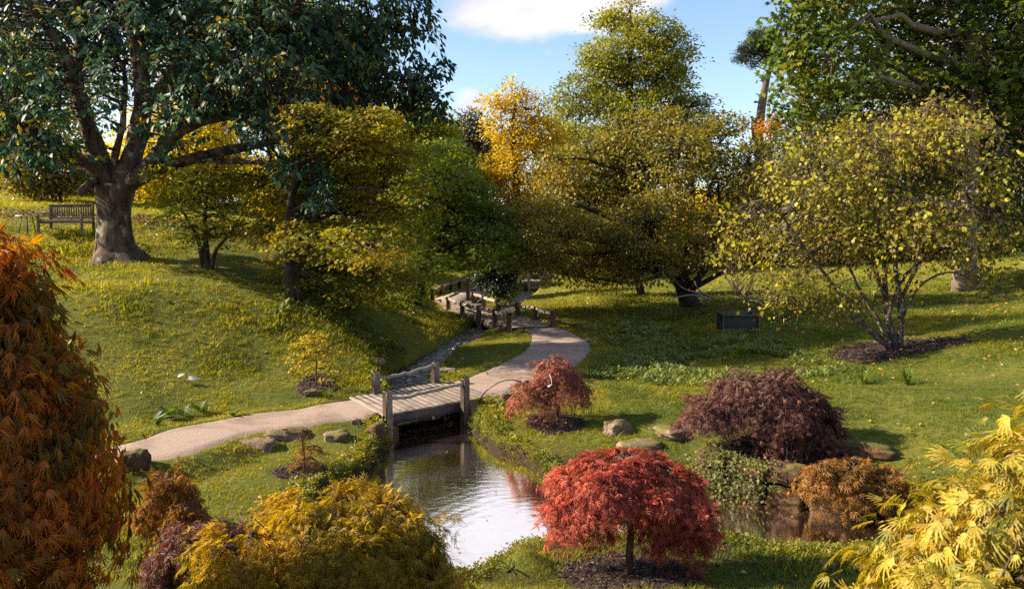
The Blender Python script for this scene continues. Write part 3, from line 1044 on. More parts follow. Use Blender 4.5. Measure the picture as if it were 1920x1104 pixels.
for k, (px, py, rx, ry, d, mt, txt) in enumerate(((250, 330, 90, 45, 52, 'rust_bush', 'russet shrub behind the far lawn right of the big trunk'), (400, 330, 100, 60, 50, 'lime_tree', 'lime shrubby tree behind the small airy maple'), (520, 360, 80, 70, 46, 'yellow_bush', 'yellow shrub showing between the two left maples'),
        (740, 440, 80, 70, 40, 'dark_wood', 'dark shrub behind the fresh green maple'), (690, 350, 80, 60, 46, 'olive_tall', 'olive shrub filling the gap behind the olive gold maple'), (60, 300, 90, 50, 70, 'olive_tall', 'tall olive hedge tree far beyond the bench'), (870, 420, 90, 80, 48, 'dark_wood', 'deep green shrub behind the boardwalk turn'), (1000, 440, 60, 60, 54, 'gold', 'golden shrub low behind the golden tree'),
        (1440, 400, 90, 100, 46, 'olive_tall', 'olive tree between the wide olive tree and hazel'), (1760, 470, 120, 70, 45, 'dark_wood', 'dark shrub left of the pale trunk'), (1900, 470, 100, 80, 44, 'dark_wood', 'dark shrub right of the pale trunk'), (1240, 470, 90, 60, 47, 'yellow_bush', 'glowing yellow shrub under the wide olive tree'), (40, 345, 90, 34, 62, 'dark_wood', 'dark shrub beyond the sunny lawn at the left edge'), (160, 345, 80, 32, 64, 'rust_bush', 'brown shrub beyond the sunny lawn behind the bench'),
        (290, 350, 80, 30, 66, 'olive_tall', 'olive shrub beyond the sunny lawn right of the big trunk'))):
    far_tree(txt, px, py, rx, ry, d, L[mt], 700, .24, G_BACK, seed=20 + k, name='background_shrub')

# golden tree
b = ground_at(968, 470, 50)
lob = [lobe(972 + (x - 975) * 1.2, y, rx * 1.15, ry, 50) for x, y, rx, ry in ((965, 175, 22, 22), (940, 200, 24, 24), (985, 205, 32, 30), (950, 240, 30, 26), (1010, 250, 34, 30), (975, 270, 36, 26), (1000, 300, 46, 34), (945, 310, 38, 22),
       (930, 335, 28, 20), (975, 345, 50, 32), (1020, 340, 40, 34), (985, 395, 50, 36), (1010, 430, 45, 36), (960, 380, 30, 30), (1040, 290, 26, 36), (990, 470, 60, 34), (940, 420, 30, 40))]
tr = [(*at(975, 480, 50), .35), (*at(970, 400, 50), .3), (*at(966, 300, 50), .2), (*at(960, 250, 50), .15), (*at(968, 180, 50), .05)]
make_tree('golden_tree', 'slender golden amber tree rising between green tree and olive bush', 'tree', b, tr, lob, L['gold'], 1000, 26, .66, .5, .21, RH, .25, .8, .62, .2, .3, .03, every=2, sides=8)

# tall olive tree in the centre
b = ground_at(1175, 500, 62)
T7 = [(1178, 30, 34, 28), (1150, 62, 46, 30), (1212, 60, 44, 30), (1135, 100, 34, 26), (1180, 105, 58, 42), (1240, 75, 40, 26), (1255, 108, 34, 26), (1225, 135, 50, 36), (1125, 145, 44, 34), (1170, 165, 60, 44), (1250, 170, 46, 36),
      (1095, 185, 46, 32), (1130, 215, 64, 44), (1200, 215, 70, 46), (1280, 200, 36, 30), (1075, 225, 44, 34), (1265, 235, 52, 44), (1060, 265, 40, 40), (1110, 280, 70, 50), (1190, 285, 80, 50), (1290, 260, 30, 40), (1150, 340, 120, 60), (1270, 320, 50, 60)]
lob = [lobe(1178 + (x - 1178) * 1.12, y, rx * 1.12, ry, 62 + rng.uniform(-2, 2)) for x, y, rx, ry in T7]
tr = [(*b[:2], b[2] - .3, .7), (*at(1178, 300, 62), .5), (*at(1180, 150, 62), .28), (*at(1182, 20, 62), .06)]
make_tree('tall_olive_tree', 'tall broad olive green tree standing against the sky in the centre', 'tree', b, tr, lob, L['olive_tall'], 900, 66, .92, .42, .26, RH, .2, .8, .72, .25, .6, .05, every=2)

# pine with a bare stem
b = ground_at(1424, 330, 64)
tr = [(*at(1422, 400, 64), .42), (*at(1424, 250, 64), .38), (*at(1428, 200, 64), .33), (*at(1436, 155, 64), .28), (*at(1446, 125, 64), .18), (*at(1448, 90, 64), .08)]
lob = [lobe(x, y, rx, ry, 64) for x, y, rx, ry in ((1432, 66, 24, 10), (1448, 78, 20, 14), (1416, 84, 22, 12), (1398, 98, 18, 10), (1392, 115, 14, 8), (1428, 105, 20, 10), (1452, 100, 20, 12), (1412, 125, 10, 8), (1440, 88, 26, 16))]
root, *_ = make_tree('pine_tree', 'pine with bare reddish stem and flat dark crown against the sky', 'tree', b, tr, lob, L['pine'], 400, 26, .36, .4, .26, tpl_rhomb(.10), -.2, .6, .3, .3, .35, .05, every=2, bark='bark_pine')
mb = MB(); mb.tube([at(1417, 262, 63.6), at(1415, 240, 63.6), at(1415, 222, 63.6)], [.3, .3, .28], 8); mb.build('limb', M['bark_pine'], root)['label'] = 'sawn off limb stub'

# ---- big maple on the right
b = ground_at(1808, 546, 33.3)
D = 33
T10 = [(1500, 60, 60, 50), (1580, 20, 80, 60), (1490, 130, 42, 40), (1560, 110, 80, 50), (1500, 190, 45, 40), (1570, 190, 80, 50), (1660, 80, 90, 70), (1650, 180, 100, 60), (1480, 240, 30, 34), (1540, 270, 70, 50), (1640, 280, 100, 60),
       (1750, 50, 100, 70), (1760, 160, 110, 70), (1850, 90, 100, 80), (1860, 200, 110, 80), (1740, 270, 100, 60), (1850, 310, 100, 70), (1930, 60, 90, 100), (1950, 220, 90, 110), (1520, 330, 50, 40), (1640, 370, 90, 50), (1760, 370, 90, 60),
       (1880, 410, 90, 60), (1600, -60, 110, 70), (1720, -80, 130, 90), (1860, -80, 130, 90), (1520, -30, 70, 60), (1650, -190, 130, 90), (1800, -210, 150, 100), (1950, -180, 140, 120), (1700, -320, 140, 90), (1840, -340, 140, 90), (2020, 60, 120, 160), (2050, 260, 100, 120), (2040, -100, 120, 140)]
lob = [lobe(x, y, rx, ry, D + (1.5 if abs(x - 1760) < 120 else 0) + rng.uniform(-3.0, 2.5), .9) for x, y, rx, ry in T10]
tr = [(b[0], b[1], b[2] - .25, .56), (*at(1810, 500, D), .45), (*at(1818, 330, D), .40), (*at(1822, 150, D), .30), (*at(1815, -60, D), .16), (*at(1800, -300, D), .05)]
root, *_ = make_tree('big_maple_tree', 'huge dark green maple towering over the upper right corner', 'tree', b, tr, lob, L['big_green'], 3600, 13, .72, .5, .23, STM, .3, .75, .55, .15, .42, .03, every=1, bark='bark_pale', sides=14)
for pts, r0 in ((((1816, 300), (1770, 200), (1700, 140), (1640, 110)), .16), (((1820, 240), (1850, 150), (1880, 60)), .15), (((1815, 330), (1730, 290), (1640, 260), (1570, 250)), .14), (((1820, 200), (1790, 80), (1770, -40)), .14), (((1816, 360), (1870, 320), (1930, 250)), .14)):
    P = catmull([at(x, y, D - .8 * i) for i, (x, y) in enumerate(pts)], 10)
    mb = MB(); mb.tube(P, np.linspace(r0, r0 * .3, 10), 7); mb.build('limb', M['bark_dark'], root, smooth=True)

# ---- broad olive bush-like tree in the middle
b = ground_at(1297, 566, 29.5)
D = 29
T8 = [(1000, 480, 46, 30), (985, 450, 40, 30), (1010, 400, 50, 40), (1060, 440, 70, 50), (1060, 350, 60, 45), (1050, 300, 36, 34), (1110, 290, 55, 40), (1120, 380, 80, 60), (1140, 480, 80, 45), (1060, 510, 56, 24), (1180, 250, 60, 36), (1180, 320, 80, 50),
      (1220, 420, 90, 60), (1210, 500, 80, 30), (1270, 290, 70, 50), (1350, 270, 56, 44), (1365, 232, 28, 22), (1320, 250, 40, 24), (1330, 360, 80, 60), (1290, 470, 70, 40), (1400, 310, 50, 50), (1410, 390, 60, 60), (1370, 460, 60, 50), (1140, 530, 40, 20), (1250, 230, 50, 26), (1430, 290, 30, 40), (1120, 500, 60, 30)]
lob = [lobe(x, y, rx, ry, D + rng.uniform(-2.6, 2.0), .9) for x, y, rx, ry in T8]
tr = [(b[0], b[1], b[2] - .2, .42), (*at(1280, 530, 29.3), .36), (*at(1250, 495, 29), .26), (*at(1215, 430, 29), .2), (*at(1200, 300, 29), .06)]
root, *_ = make_tree('olive_bush_tree', 'wide spreading dull olive tree with dark leaning trunk beyond the lawn', 'tree', b, tr, lob, L['olive_bush'], 1250, 40, .44, .42, .135, tpl_rhomb(.3), .2, .7, .62, .15, .4, .018, every=1, sides=10)
for pts, r0 in ((((1290, 545), (1330, 490), (1350, 420), (1345, 330)), .17), (((1275, 525), (1290, 450), (1300, 360), (1290, 280)), .15), (((1250, 495), (1200, 500), (1160, 470), (1100, 440)), .13), (((1262, 510), (1180, 530), (1110, 520)), .1), (((1300, 540), (1370, 500), (1420, 450)), .12)):
    P = catmull([at(x, y, 29 - .5 * i) for i, (x, y) in enumerate(pts)], 10)
    mb = MB(); mb.tube(P, np.linspace(r0, r0 * .25, 10), 7); mb.build('limb', M['bark_dark'], root, smooth=True)
for dd, pts in enumerate((((1330, 562), (1300, 553), (1275, 556), (1252, 561)), ((1330, 556), (1305, 548), (1280, 540), (1262, 522)), ((1340, 560), (1312, 545), (1298, 520)))):
    P = catmull([at(x, y, 27.6 - .2 * i) for i, (x, y) in enumerate(pts)], 9)
    mb = MB(); mb.tube(P, np.linspace(.05, .015, 9), 5); mb.build('dead_limb', M['bark_pale'], root)
# second stem group of the same kind, seen under its skirts
b2 = ground_at(1205, 548, 33)
tr = [(b2[0], b2[1], b2[2] - .2, .2), (*at(1195, 525, 33), .16), (*at(1180, 490, 33), .1), (*at(1160, 440, 33), .04)]
lob = [lobe(x, y, rx, ry, 33) for x, y, rx, ry in ((1160, 470, 60, 36), (1120, 500, 50, 26), (1220, 480, 60, 30), (1180, 440, 80, 40))]
make_tree('olive_understorey_tree', 'small crooked olive tree just behind the wide olive one', 'tree', b2, tr, lob, L['olive_bush'], 450, 16, .36, .6, .15, RH, .2, .7, .4, .1, .2, .02, sides=7)

# ---- layered maples in the middle left
def layered(name, label, base, trunks, lobes, mat, n, per, size, pad, bark='bark_dark', twig=.014, droop=.35, cut=None):
    root = thing(name, label, 'tree', base)
    for t in trunks:
        tp = catmull(t, 14)
        mb = MB(); mb.tube(tp[:, :3], tp[:, 3], 8, jitter=tp[:, 3].mean() * .05); mb.build('trunk', M[bark], root, smooth=True)
    cp, out, lk = sample_lobes(lobes, n, .6, .25)
    if cut is not None:
        q = cut(cp)
        cp, out, lk = cp[q], out[q], lk[q]
    # gather the pads into layers
    ctr_ = np.array(trunks[0])[:, :2].mean(0)
    dist = np.linalg.norm(cp[:, :2] - ctr_, axis=1)
    lv = cp[:, 2] + .30 * dist + .35 * np.sin(cp[:, 0] * 1.3 + cp[:, 1]) + .25 * np.cos(cp[:, 1] * 1.7 - cp[:, 0])
    cp[:, 2] += (np.round(lv / .42) * .42 - lv) * .8 + rng.normal(0, .06, len(cp))
    lim = MB()
    tv, tt = grow_branches(trunks[0], lobes, cp, lk, .16, lim, twig, 7, 1)
    lim.add(tv, tt)
    lim.build('branches', M[bark], root, kind='stuff')
    k = np.repeat(np.arange(len(cp)), per)
    a = rng.uniform(0, 6.28, len(k)); rr = pad * np.sqrt(rng.random(len(k))) * rng.uniform(.6, 1.3, len(cp))[k]
    hd = np.stack([np.cos(a), np.sin(a), np.zeros_like(a)], 1)
    outh = out[k].copy(); outh[:, 2] = 0
    pos = cp[k] + hd * rr[:, None] + outh * pad * .3
    pos[:, 2] += rng.normal(0, .04, len(k)) - .34 * rr ** 2 / pad - .30 * (hd * outh).sum(1) * rr
    ax = norm(hd * .6 + outh * .8 + rng.normal(size=hd.shape) * .4); ax[:, 2] -= droop
    nr = rng.normal(size=hd.shape) * .38 + outh * .25; nr[:, 2] += 1
    fr = leaf_frames(pos, ax, nr, size * rng.uniform(.7, 1.3, len(k)))
    V, T = leaf_geo(fr, ST)
    mesh_obj('crown', V, T, mat, root)
    return root


D = 28
b = ground_at(778, 548, D)
tr = [(b[0], b[1], b[2] - .2, .2), (*at(800, 490, D), .16), (*at(836, 430, D), .11), (*at(840, 380, D), .03)]
T4 = [(830, 285, 40, 26), (800, 300, 40, 34), (860, 315, 40, 26), (830, 340, 70, 36), (780, 370, 50, 40), (890, 360, 40, 28), (850, 400, 80, 40), (920, 410, 34, 34), (780, 440, 50, 40), (860, 460, 80, 36), (930, 460, 36, 40), (800, 500, 56, 34), (770, 530, 40, 20), (860, 510, 50, 24), (900, 490, 50, 26), (950, 450, 20, 30), (770, 555, 40, 16), (810, 545, 26, 14), (740, 500, 36, 40), (745, 540, 30, 20)]
layered('green_maple_tree', 'fresh green layered maple arching over the zigzag boardwalk', b, [tr], [lobe(x, y, rx, ry, D + rng.uniform(-1.8, 1.8), .9) for x, y, rx, ry in T4], L['green_maple'], 950, 28, .11, .54, cut=lambda P: ~((project(P)[0] > 795) & (project(P)[0] < 925) & (project(P)[1] > 498)))

b = ground_at(938, 520, 36)
tr = [(b[0], b[1], b[2] - .2, .2), (*at(936, 480, 36), .15), (*at(934, 430, 36), .08), (*at(932, 400, 36), .03)]
lob = [lobe(x, y, rx, ry, 36) for x, y, rx, ry in ((930, 420, 30, 26), (940, 455, 32, 30), (925, 490, 32, 28), (945, 510, 26, 22), (915, 460, 24, 30), (935, 535, 30, 14), (910, 520, 16, 12))]
make_tree('dark_yew_tree', 'dark evergreen bush beside the far end of the boardwalk', 'tree', b, tr, lob, L['pine'], 700, 20, .3, .6, .16, RH, .35, .6, .45, .1, .2, .02, sides=7)

D = 19.5
b = ground_at(545, 562, D)
tr1 = [(b[0], b[1], b[2] - .2, .17), (*at(543, 520, D), .14), (*at(540, 440, D), .12), (*at(548, 360, D), .09), (*at(570, 280, D), .05), (*at(590, 215, D), .02)]
tr2 = [(b[0] + .2, b[1] + .1, b[2] - .2, .13), (*at(552, 500, D + .1), .11), (*at(556, 420, D + .2), .09), (*at(600, 330, D + .4), .06), (*at(660, 260, D + .6), .02)]
T3 = [(600, 225, 60, 26), (680, 235, 70, 30), (560, 260, 50, 30), (640, 280, 90, 32), (730, 290, 60, 30), (540, 320, 50, 30), (620, 340, 90, 36), (720, 350, 70, 34), (775, 365, 26, 18), (800, 390, 20, 10), (770, 440, 24, 12), (770, 530, 30, 8), (560, 390, 60, 34), (660, 400, 90, 36), (740, 410, 50, 30), (600, 450, 80, 36), (690, 460, 80, 34), (620, 510, 80, 30), (700, 520, 60, 22), (560, 500, 50, 30), (590, 555, 60, 26), (650, 560, 56, 22), (600, 600, 46, 18), (510, 430, 40, 26), (500, 350, 34, 30), (740, 525, 34, 14)]
layered('olive_gold_maple_tree', 'olive gold layered maple with twin dark stems on the left bank', b, [tr1, tr2], [lobe(x, y, rx, ry, D + (rng.uniform(-1.6, 1.4) if x > 590 or y < 330 else 1.5), .9) for x, y, rx, ry in T3], L['olive_maple'], 1000, 30, .085, .46)

D = 21
b = ground_at(388, 502, D)
tr1 = [(b[0], b[1], b[2] - .15, .13), (*at(386, 460, D), .09), (*at(384, 410, D), .06), (*at(390, 340, D), .02)]
tr2 = [(b[0] - .1, b[1], b[2] - .15, .08), (*at(372, 450, D - .1), .06), (*at(345, 400, D - .3), .035), (*at(325, 360, D - .5), .012)]
tr3 = [(b[0] + .1, b[1], b[2] - .15, .08), (*at(405, 470, D - .1), .05), (*at(430, 440, D - .2), .03), (*at(455, 400, D - .3), .012)]
T2 = [(390, 325, 60, 16), (340, 345, 40, 18), (440, 350, 44, 20), (385, 365, 70, 20), (320, 380, 36, 16), (460, 385, 40, 16), (390, 405, 80, 18), (350, 425, 40, 14), (440, 425, 50, 16), (400, 445, 60, 12), (340, 318, 50, 14), (480, 330, 30, 22)]
layered('small_maple_tree', 'small airy yellow green maple on the slope beside the big trunk', b, [tr1, tr2, tr3], [lobe(x, y, rx, ry, D + rng.uniform(-1, .8), .9) for x, y, rx, ry in T2], L['small_maple'], 230, 22, .085, .36)

# ---- the big dark tree on the left
D = 22.0
b = ground_at(222, 486, D)
root = thing('broad_dark_tree', 'massive dark leathery leaved tree spreading over the left slope', 'tree', b)
mb = MB()
tp = catmull([(b[0] + .05, b[1], b[2] - .35, 1.15), (b[0] + .03, b[1], b[2] + .05, .80), (*at(219, 462, D), .56), (*at(217, 430, D), .47), (*at(216, 395, D), .45), (*at(217, 365, D), .52), (*at(218, 345, D), .5)], 26)
V, T = tubes(tp[None, :, :3], tp[None, :, 3], 26)
a = np.tile(np.arange(26) / 26 * 6.283, 26)
h = np.repeat(np.arange(26), 26) / 25
ctr_ = np.repeat(tp[:, :3], 26, 0)
k = 1 + .06 * np.sin(a * 3 + h * 3) + .04 * np.sin(a * 5 + 1 - h * 5) + .14 * np.clip(.25 - h, 0, 1) * 4 * np.sin(a * 5 + .6)
V = ctr_ + (V - ctr_) * k[:, None]
mb.add(V, T)
mb.build('trunk', M['bark'], root, smooth=True)
LIMBS = [  # px path, start radius, depth drift
    (((208, 352), (190, 300), (165, 235), (140, 150), (105, 75), (60, 20), (20, -60)), .30, -1.2),
    (((222, 352), (240, 320), (258, 262), (270, 190), (262, 110), (246, 40), (238, -80), (235, -200)), .33, .6),
    (((226, 356), (262, 325), (300, 288), (320, 262), (360, 235), (440, 215), (520, 190)), .27, -2.2),
    (((240, 350), (290, 318), (390, 288), (480, 270), (560, 252), (660, 218), (760, 205)), .20, .8),
    (((266, 215), (330, 110), (380, 80), (470, 75), (530, 40), (570, -20)), .17, -1.5),
    (((270, 195), (360, 128), (430, 104), (560, 70), (700, 60), (800, 60)), .15, 1.5),
    (((196, 335), (150, 300), (110, 270), (60, 245), (10, 228), (-60, 200)), .17, -1.8),
    (((190, 318), (120, 325), (76, 320), (50, 300), (20, 262)), .12, 1.5),
    (((150, 170), (146, 80), (140, 0), (150, -120)), .16, 1.2),
    (((215, 350), (215, 300), (232, 220), (236, 140), (190, 40)), .12, -1.0),
    (((240, 345), (330, 300), (430, 296), (520, 300), (575, 290)), .13, -3.0),
    (((250, 60), (330, -40), (420, -120)), .16, 0), (((245, 20), (150, -120), (60, -180)), .16, .5), (((262, 120), (400, 0), (560, -110), (700, -150)), .15, .8)]
limb_lines = []
for pts, r0, drift in LIMBS:
    n = len(pts)
    P = catmull([at(x, y, D + drift * (i / (n - 1)) ** 1.2) for i, (x, y) in enumerate(pts)], 22)
    P = P + np.cumsum(rng.normal(0, .012, P.shape), 0)
    mb = MB(); mb.tube(P, np.linspace(r0, max(.03, r0 * .22), 22) * (1 + .08 * np.sin(np.arange(22) * 1.7)), 9); mb.build('limb', M['bark'], root, smooth=True)
    limb_lines.append(P)
mb = MB(); mb.tube([at(178, 338, D - .4), at(165, 348, D - .8), at(150, 362, D - 1.1)], [.13, .12, .11], 8); mb.build('limb', M['bark'], root)['label'] = 'sawn off low limb stub'
T1 = [(40, 40, 100, 80, -1), (20, 150, 90, 70, -2), (60, 230, 90, 60, -2), (20, 290, 60, 34, -1.5), (120, 290, 70, 34, -1.8), (150, 190, 90, 60, -2.5), (130, 90, 90, 60, -1), (170, -40, 140, 90, 0), (240, 60, 90, 70, -2), (250, 150, 80, 60, -2.6), (260, 230, 70, 50, -2.6),
      (330, 30, 110, 80, -1), (340, 130, 90, 60, -2.5), (340, 210, 90, 50, -2.8), (320, 270, 50, 30, -2.8), (420, 80, 100, 60, -2), (430, 170, 90, 56, -2.8), (420, 245, 70, 36, -3), (470, 270, 40, 24, -3), (520, 30, 110, 70, -1), (520, 130, 90, 60, -2), (530, 200, 80, 44, -2.5), (500, 250, 50, 26, -3),
      (620, 70, 100, 70, 0), (620, 160, 90, 46, .5), (640, 20, 90, 60, 0), (700, 110, 90, 60, .8), (690, 180, 80, 34, 1), (740, 40, 80, 50, .5), (770, 130, 70, 50, 1), (780, 185, 60, 34, 1), (815, 150, 44, 34, 1), (800, 205, 40, 26, 1), (832, 222, 16, 22, 1), (825, 185, 30, 26, 1), (770, 20, 50, 34, .5), (800, 80, 30, 30, .8), (795, 0, 40, 20, .5),
      (570, 305, 44, 22, -3.2), (595, 345, 26, 32, -3.3), (545, 320, 36, 22, -3.2), (600, 380, 16, 16, -3.3),
      (300, -80, 150, 60, 0), (480, -80, 140, 60, 0), (640, -60, 120, 50, 0), (120, -90, 140, 60, 0), (-60, 60, 80, 90, 0), (-80, 200, 80, 70, 0), (760, -50, 60, 40, 0),
      (250, 0, 140, 90, 3.5), (450, 40, 160, 100, 3.5), (120, 60, 140, 110, 3.5), (600, 60, 120, 90, 3.5), (330, 130, 120, 60, 3)]
lob = [lobe(x, y, rx, ry, D + dz, .75) for x, y, rx, ry, dz in T1]
cp, out, lk = sample_lobes(lob, 2150, .35, .1)
allp = np.concatenate(limb_lines)
lx, ly, ld = project(np.concatenate([limb_lines[q][:17] for q in (0, 1, 2, 3, 8, 9)]))
cx_, cy_, cd_ = project(cp)
near_ = np.hypot(cx_[:, None] - lx[None], cy_[:, None] - ly[None])
kk = near_.argmin(1)
vis = ~((near_.min(1) < 24) & (cd_ < ld[kk] + .3) & (rng.random(len(cp)) < .8) & (cy_ > 60))
cp, out, lk = cp[vis], out[vis], lk[vis]
dd = np.empty(len(cp), int)
for s in range(0, len(cp), 500):
    q = allp[None] - cp[s:s + 500, None]
    dd[s:s + 500] = (np.linalg.norm(q, axis=2) + np.where(q[..., 2] > 0.3, .8, 0)).argmin(1)
P = bend(allp[dd], cp, 6, .06, .05)
R = np.linspace(1, .22, 6)[None] * (.012 + .011 * np.linalg.norm(cp - allp[dd], axis=1))[:, None]
tv, tt = tubes(P, R, 4)
mesh_obj('twigs', tv, tt, M['bark_dark'], root, kind='stuff')
# whorls of hanging leaves at the twig ends
fr, o2 = clump_leaves(cp, out, 11, .21, .5, .205, .85, .55, spread=.35)
m = split_leaves(fr, o2, 300)
place_leaves(root, take(fr, m), [raw_mesh('leaf', *tpl_ovate(w, c), L['magnolia']) for w, c in ((.25, .12), (.28, .2), (.22, .28))])
V, T = leaf_geo(take(fr, ~m), OV)
mesh_obj('foliage', V, T, L['magnolia'], root, kind='stuff')
k = rng.choice(len(cp), 420)
fr, o2 = clump_leaves(cp[k] + rng.normal(0, .15, (420, 3)), out[k], 5, .22, .6, .2, .8, .5)
V, T = leaf_geo(fr, OV)
mesh_obj('foliage', V, T, L['magnolia_lit'], root, kind='stuff')['label'] = 'scattered leaves tinted yellow as if sunlit'

# ---- yellowing multi-stemmed hazel on the right
D = 18.1
b = ground_at(1682, 655, D)
root = thing('hazel_shrub', 'large yellowing hazel with lichened stems fanning from a mulch bed', 'shrub', b)
stems = []
for pts, r0, dz in ((((1678, 655), (1650, 640), (1615, 600), (1585, 560), (1540, 500), (1480, 420), (1430, 370)), .075, -.8), (((1680, 655), (1655, 620), (1640, 590), (1610, 540), (1580, 470), (1540, 380)), .06, .4),
                    (((1682, 655), (1672, 620), (1660, 570), (1655, 500), (1640, 400), (1620, 290)), .085, .2), (((1686, 655), (1690, 610), (1688, 560), (1680, 480), (1700, 380), (1740, 260)), .085, -.3),
                    (((1684, 655), (1665, 610), (1690, 520), (1740, 480), (1800, 440), (1870, 400)), .06, -.8), (((1690, 600), (1720, 540), (1780, 510), (1840, 540), (1890, 560)), .035, -1.2),
                    (((1676, 650), (1630, 620), (1570, 590), (1500, 580), (1430, 570), (1380, 560)), .045, -1.0), (((1660, 560), (1600, 440), (1530, 330), (1500, 260)), .05, .6), (((1688, 560), (1760, 420), (1830, 330), (1880, 250)), .05, .3),
                    (((1640, 400), (1680, 280), (1760, 190)), .035, 0.5)):
    P = catmull([at(x, y, D + dz * (i / (len(pts) - 1))) for i, (x, y) in enumerate(pts)], 18)
    P = P + np.cumsum(rng.normal(0, .012, P.shape), 0)
    if pts[0][1] > 640:
        P[0, 2] -= .12
    mb = MB(); mb.tube(P, np.linspace(r0, max(.014, r0 * .2), 18), 8); mb.build('stem', M['bark_lichen'], root, smooth=True)
    stems.append(P)
T11 = [(1370, 540, 40, 34), (1360, 470, 40, 40), (1400, 420, 50, 50), (1420, 520, 60, 44), (1450, 350, 60, 44), (1480, 440, 80, 60), (1500, 540, 70, 40), (1530, 290, 60, 46), (1540, 380, 80, 60), (1580, 480, 80, 60), (1600, 250, 70, 46), (1630, 350, 90, 60), (1650, 450, 90, 60), (1690, 230, 70, 50), (1740, 300, 90, 60), (1740, 400, 90, 60),
       (1770, 210, 70, 44), (1820, 260, 70, 50), (1850, 350, 70, 60), (1840, 440, 70, 50), (1890, 420, 40, 60), (1880, 290, 40, 50), (1770, 480, 60, 34), (1690, 530, 60, 26), (1600, 560, 60, 24), (1440, 570, 60, 18), (1870, 500, 40, 34), (1660, 300, 80, 40)]
lob = [lobe(x + rng.uniform(-18, 18), y + rng.uniform(-18, 18), rx * rng.uniform(.7, 1.15), ry * rng.uniform(.6, 1.1), D + rng.uniform(-1.8, 1.2), .9) for x, y, rx, ry in T11]
cp, out, lk = sample_lobes(lob, 1500, .3, .1)
keep = bumps(cp[:, [0, 2]], 2.2, 51) + rng.normal(0, .15, len(cp)) > -.28
cp, out, lk = cp[keep], out[keep], lk[keep]
allp = np.concatenate([s[5:] for s in stems])
dd = np.linalg.norm(allp[None] - cp[:, None], axis=2).argmin(1)
P = bend(allp[dd], cp, 6, .03, .05)
R = np.linspace(1, .3, 6)[None] * (.006 + .006 * np.linalg.norm(cp - allp[dd], axis=1))[:, None]
tv, tt = tubes(P, R, 3)
mesh_obj('twigs', tv, tt, M['bark_lichen'], root, kind='stuff')
fr, o2 = clump_leaves(cp, out, 7, .22, .9, .105, .55, .4, spread=.6, size_var=.4)
m = split_leaves(fr, o2, 300)
round_leaf = [tpl_ovate(.40, .15), tpl_ovate(.44, .25), tpl_ovate(.36, .3)]
place_leaves(root, take(fr, m), [raw_mesh('leaf', *t, L['hazel']) for t in round_leaf])
V, T = leaf_geo(take(fr, ~m), round_leaf[0])
mesh_obj('foliage', V, T, L['hazel'], root, kind='stuff')
k = rng.choice(len(cp), 2000)
fr, o2 = clump_leaves(cp[k] + rng.normal(0, .25, (2000, 3)), out[k], 6, .25, .9, .075, .9, .3, spread=.8)
V, T = leaf_geo(fr, tpl_rhomb(.2))
mesh_obj('foliage', V, T, L['hazel_brown'], root, kind='stuff')['label'] = 'withered brown leaves and seed pods'


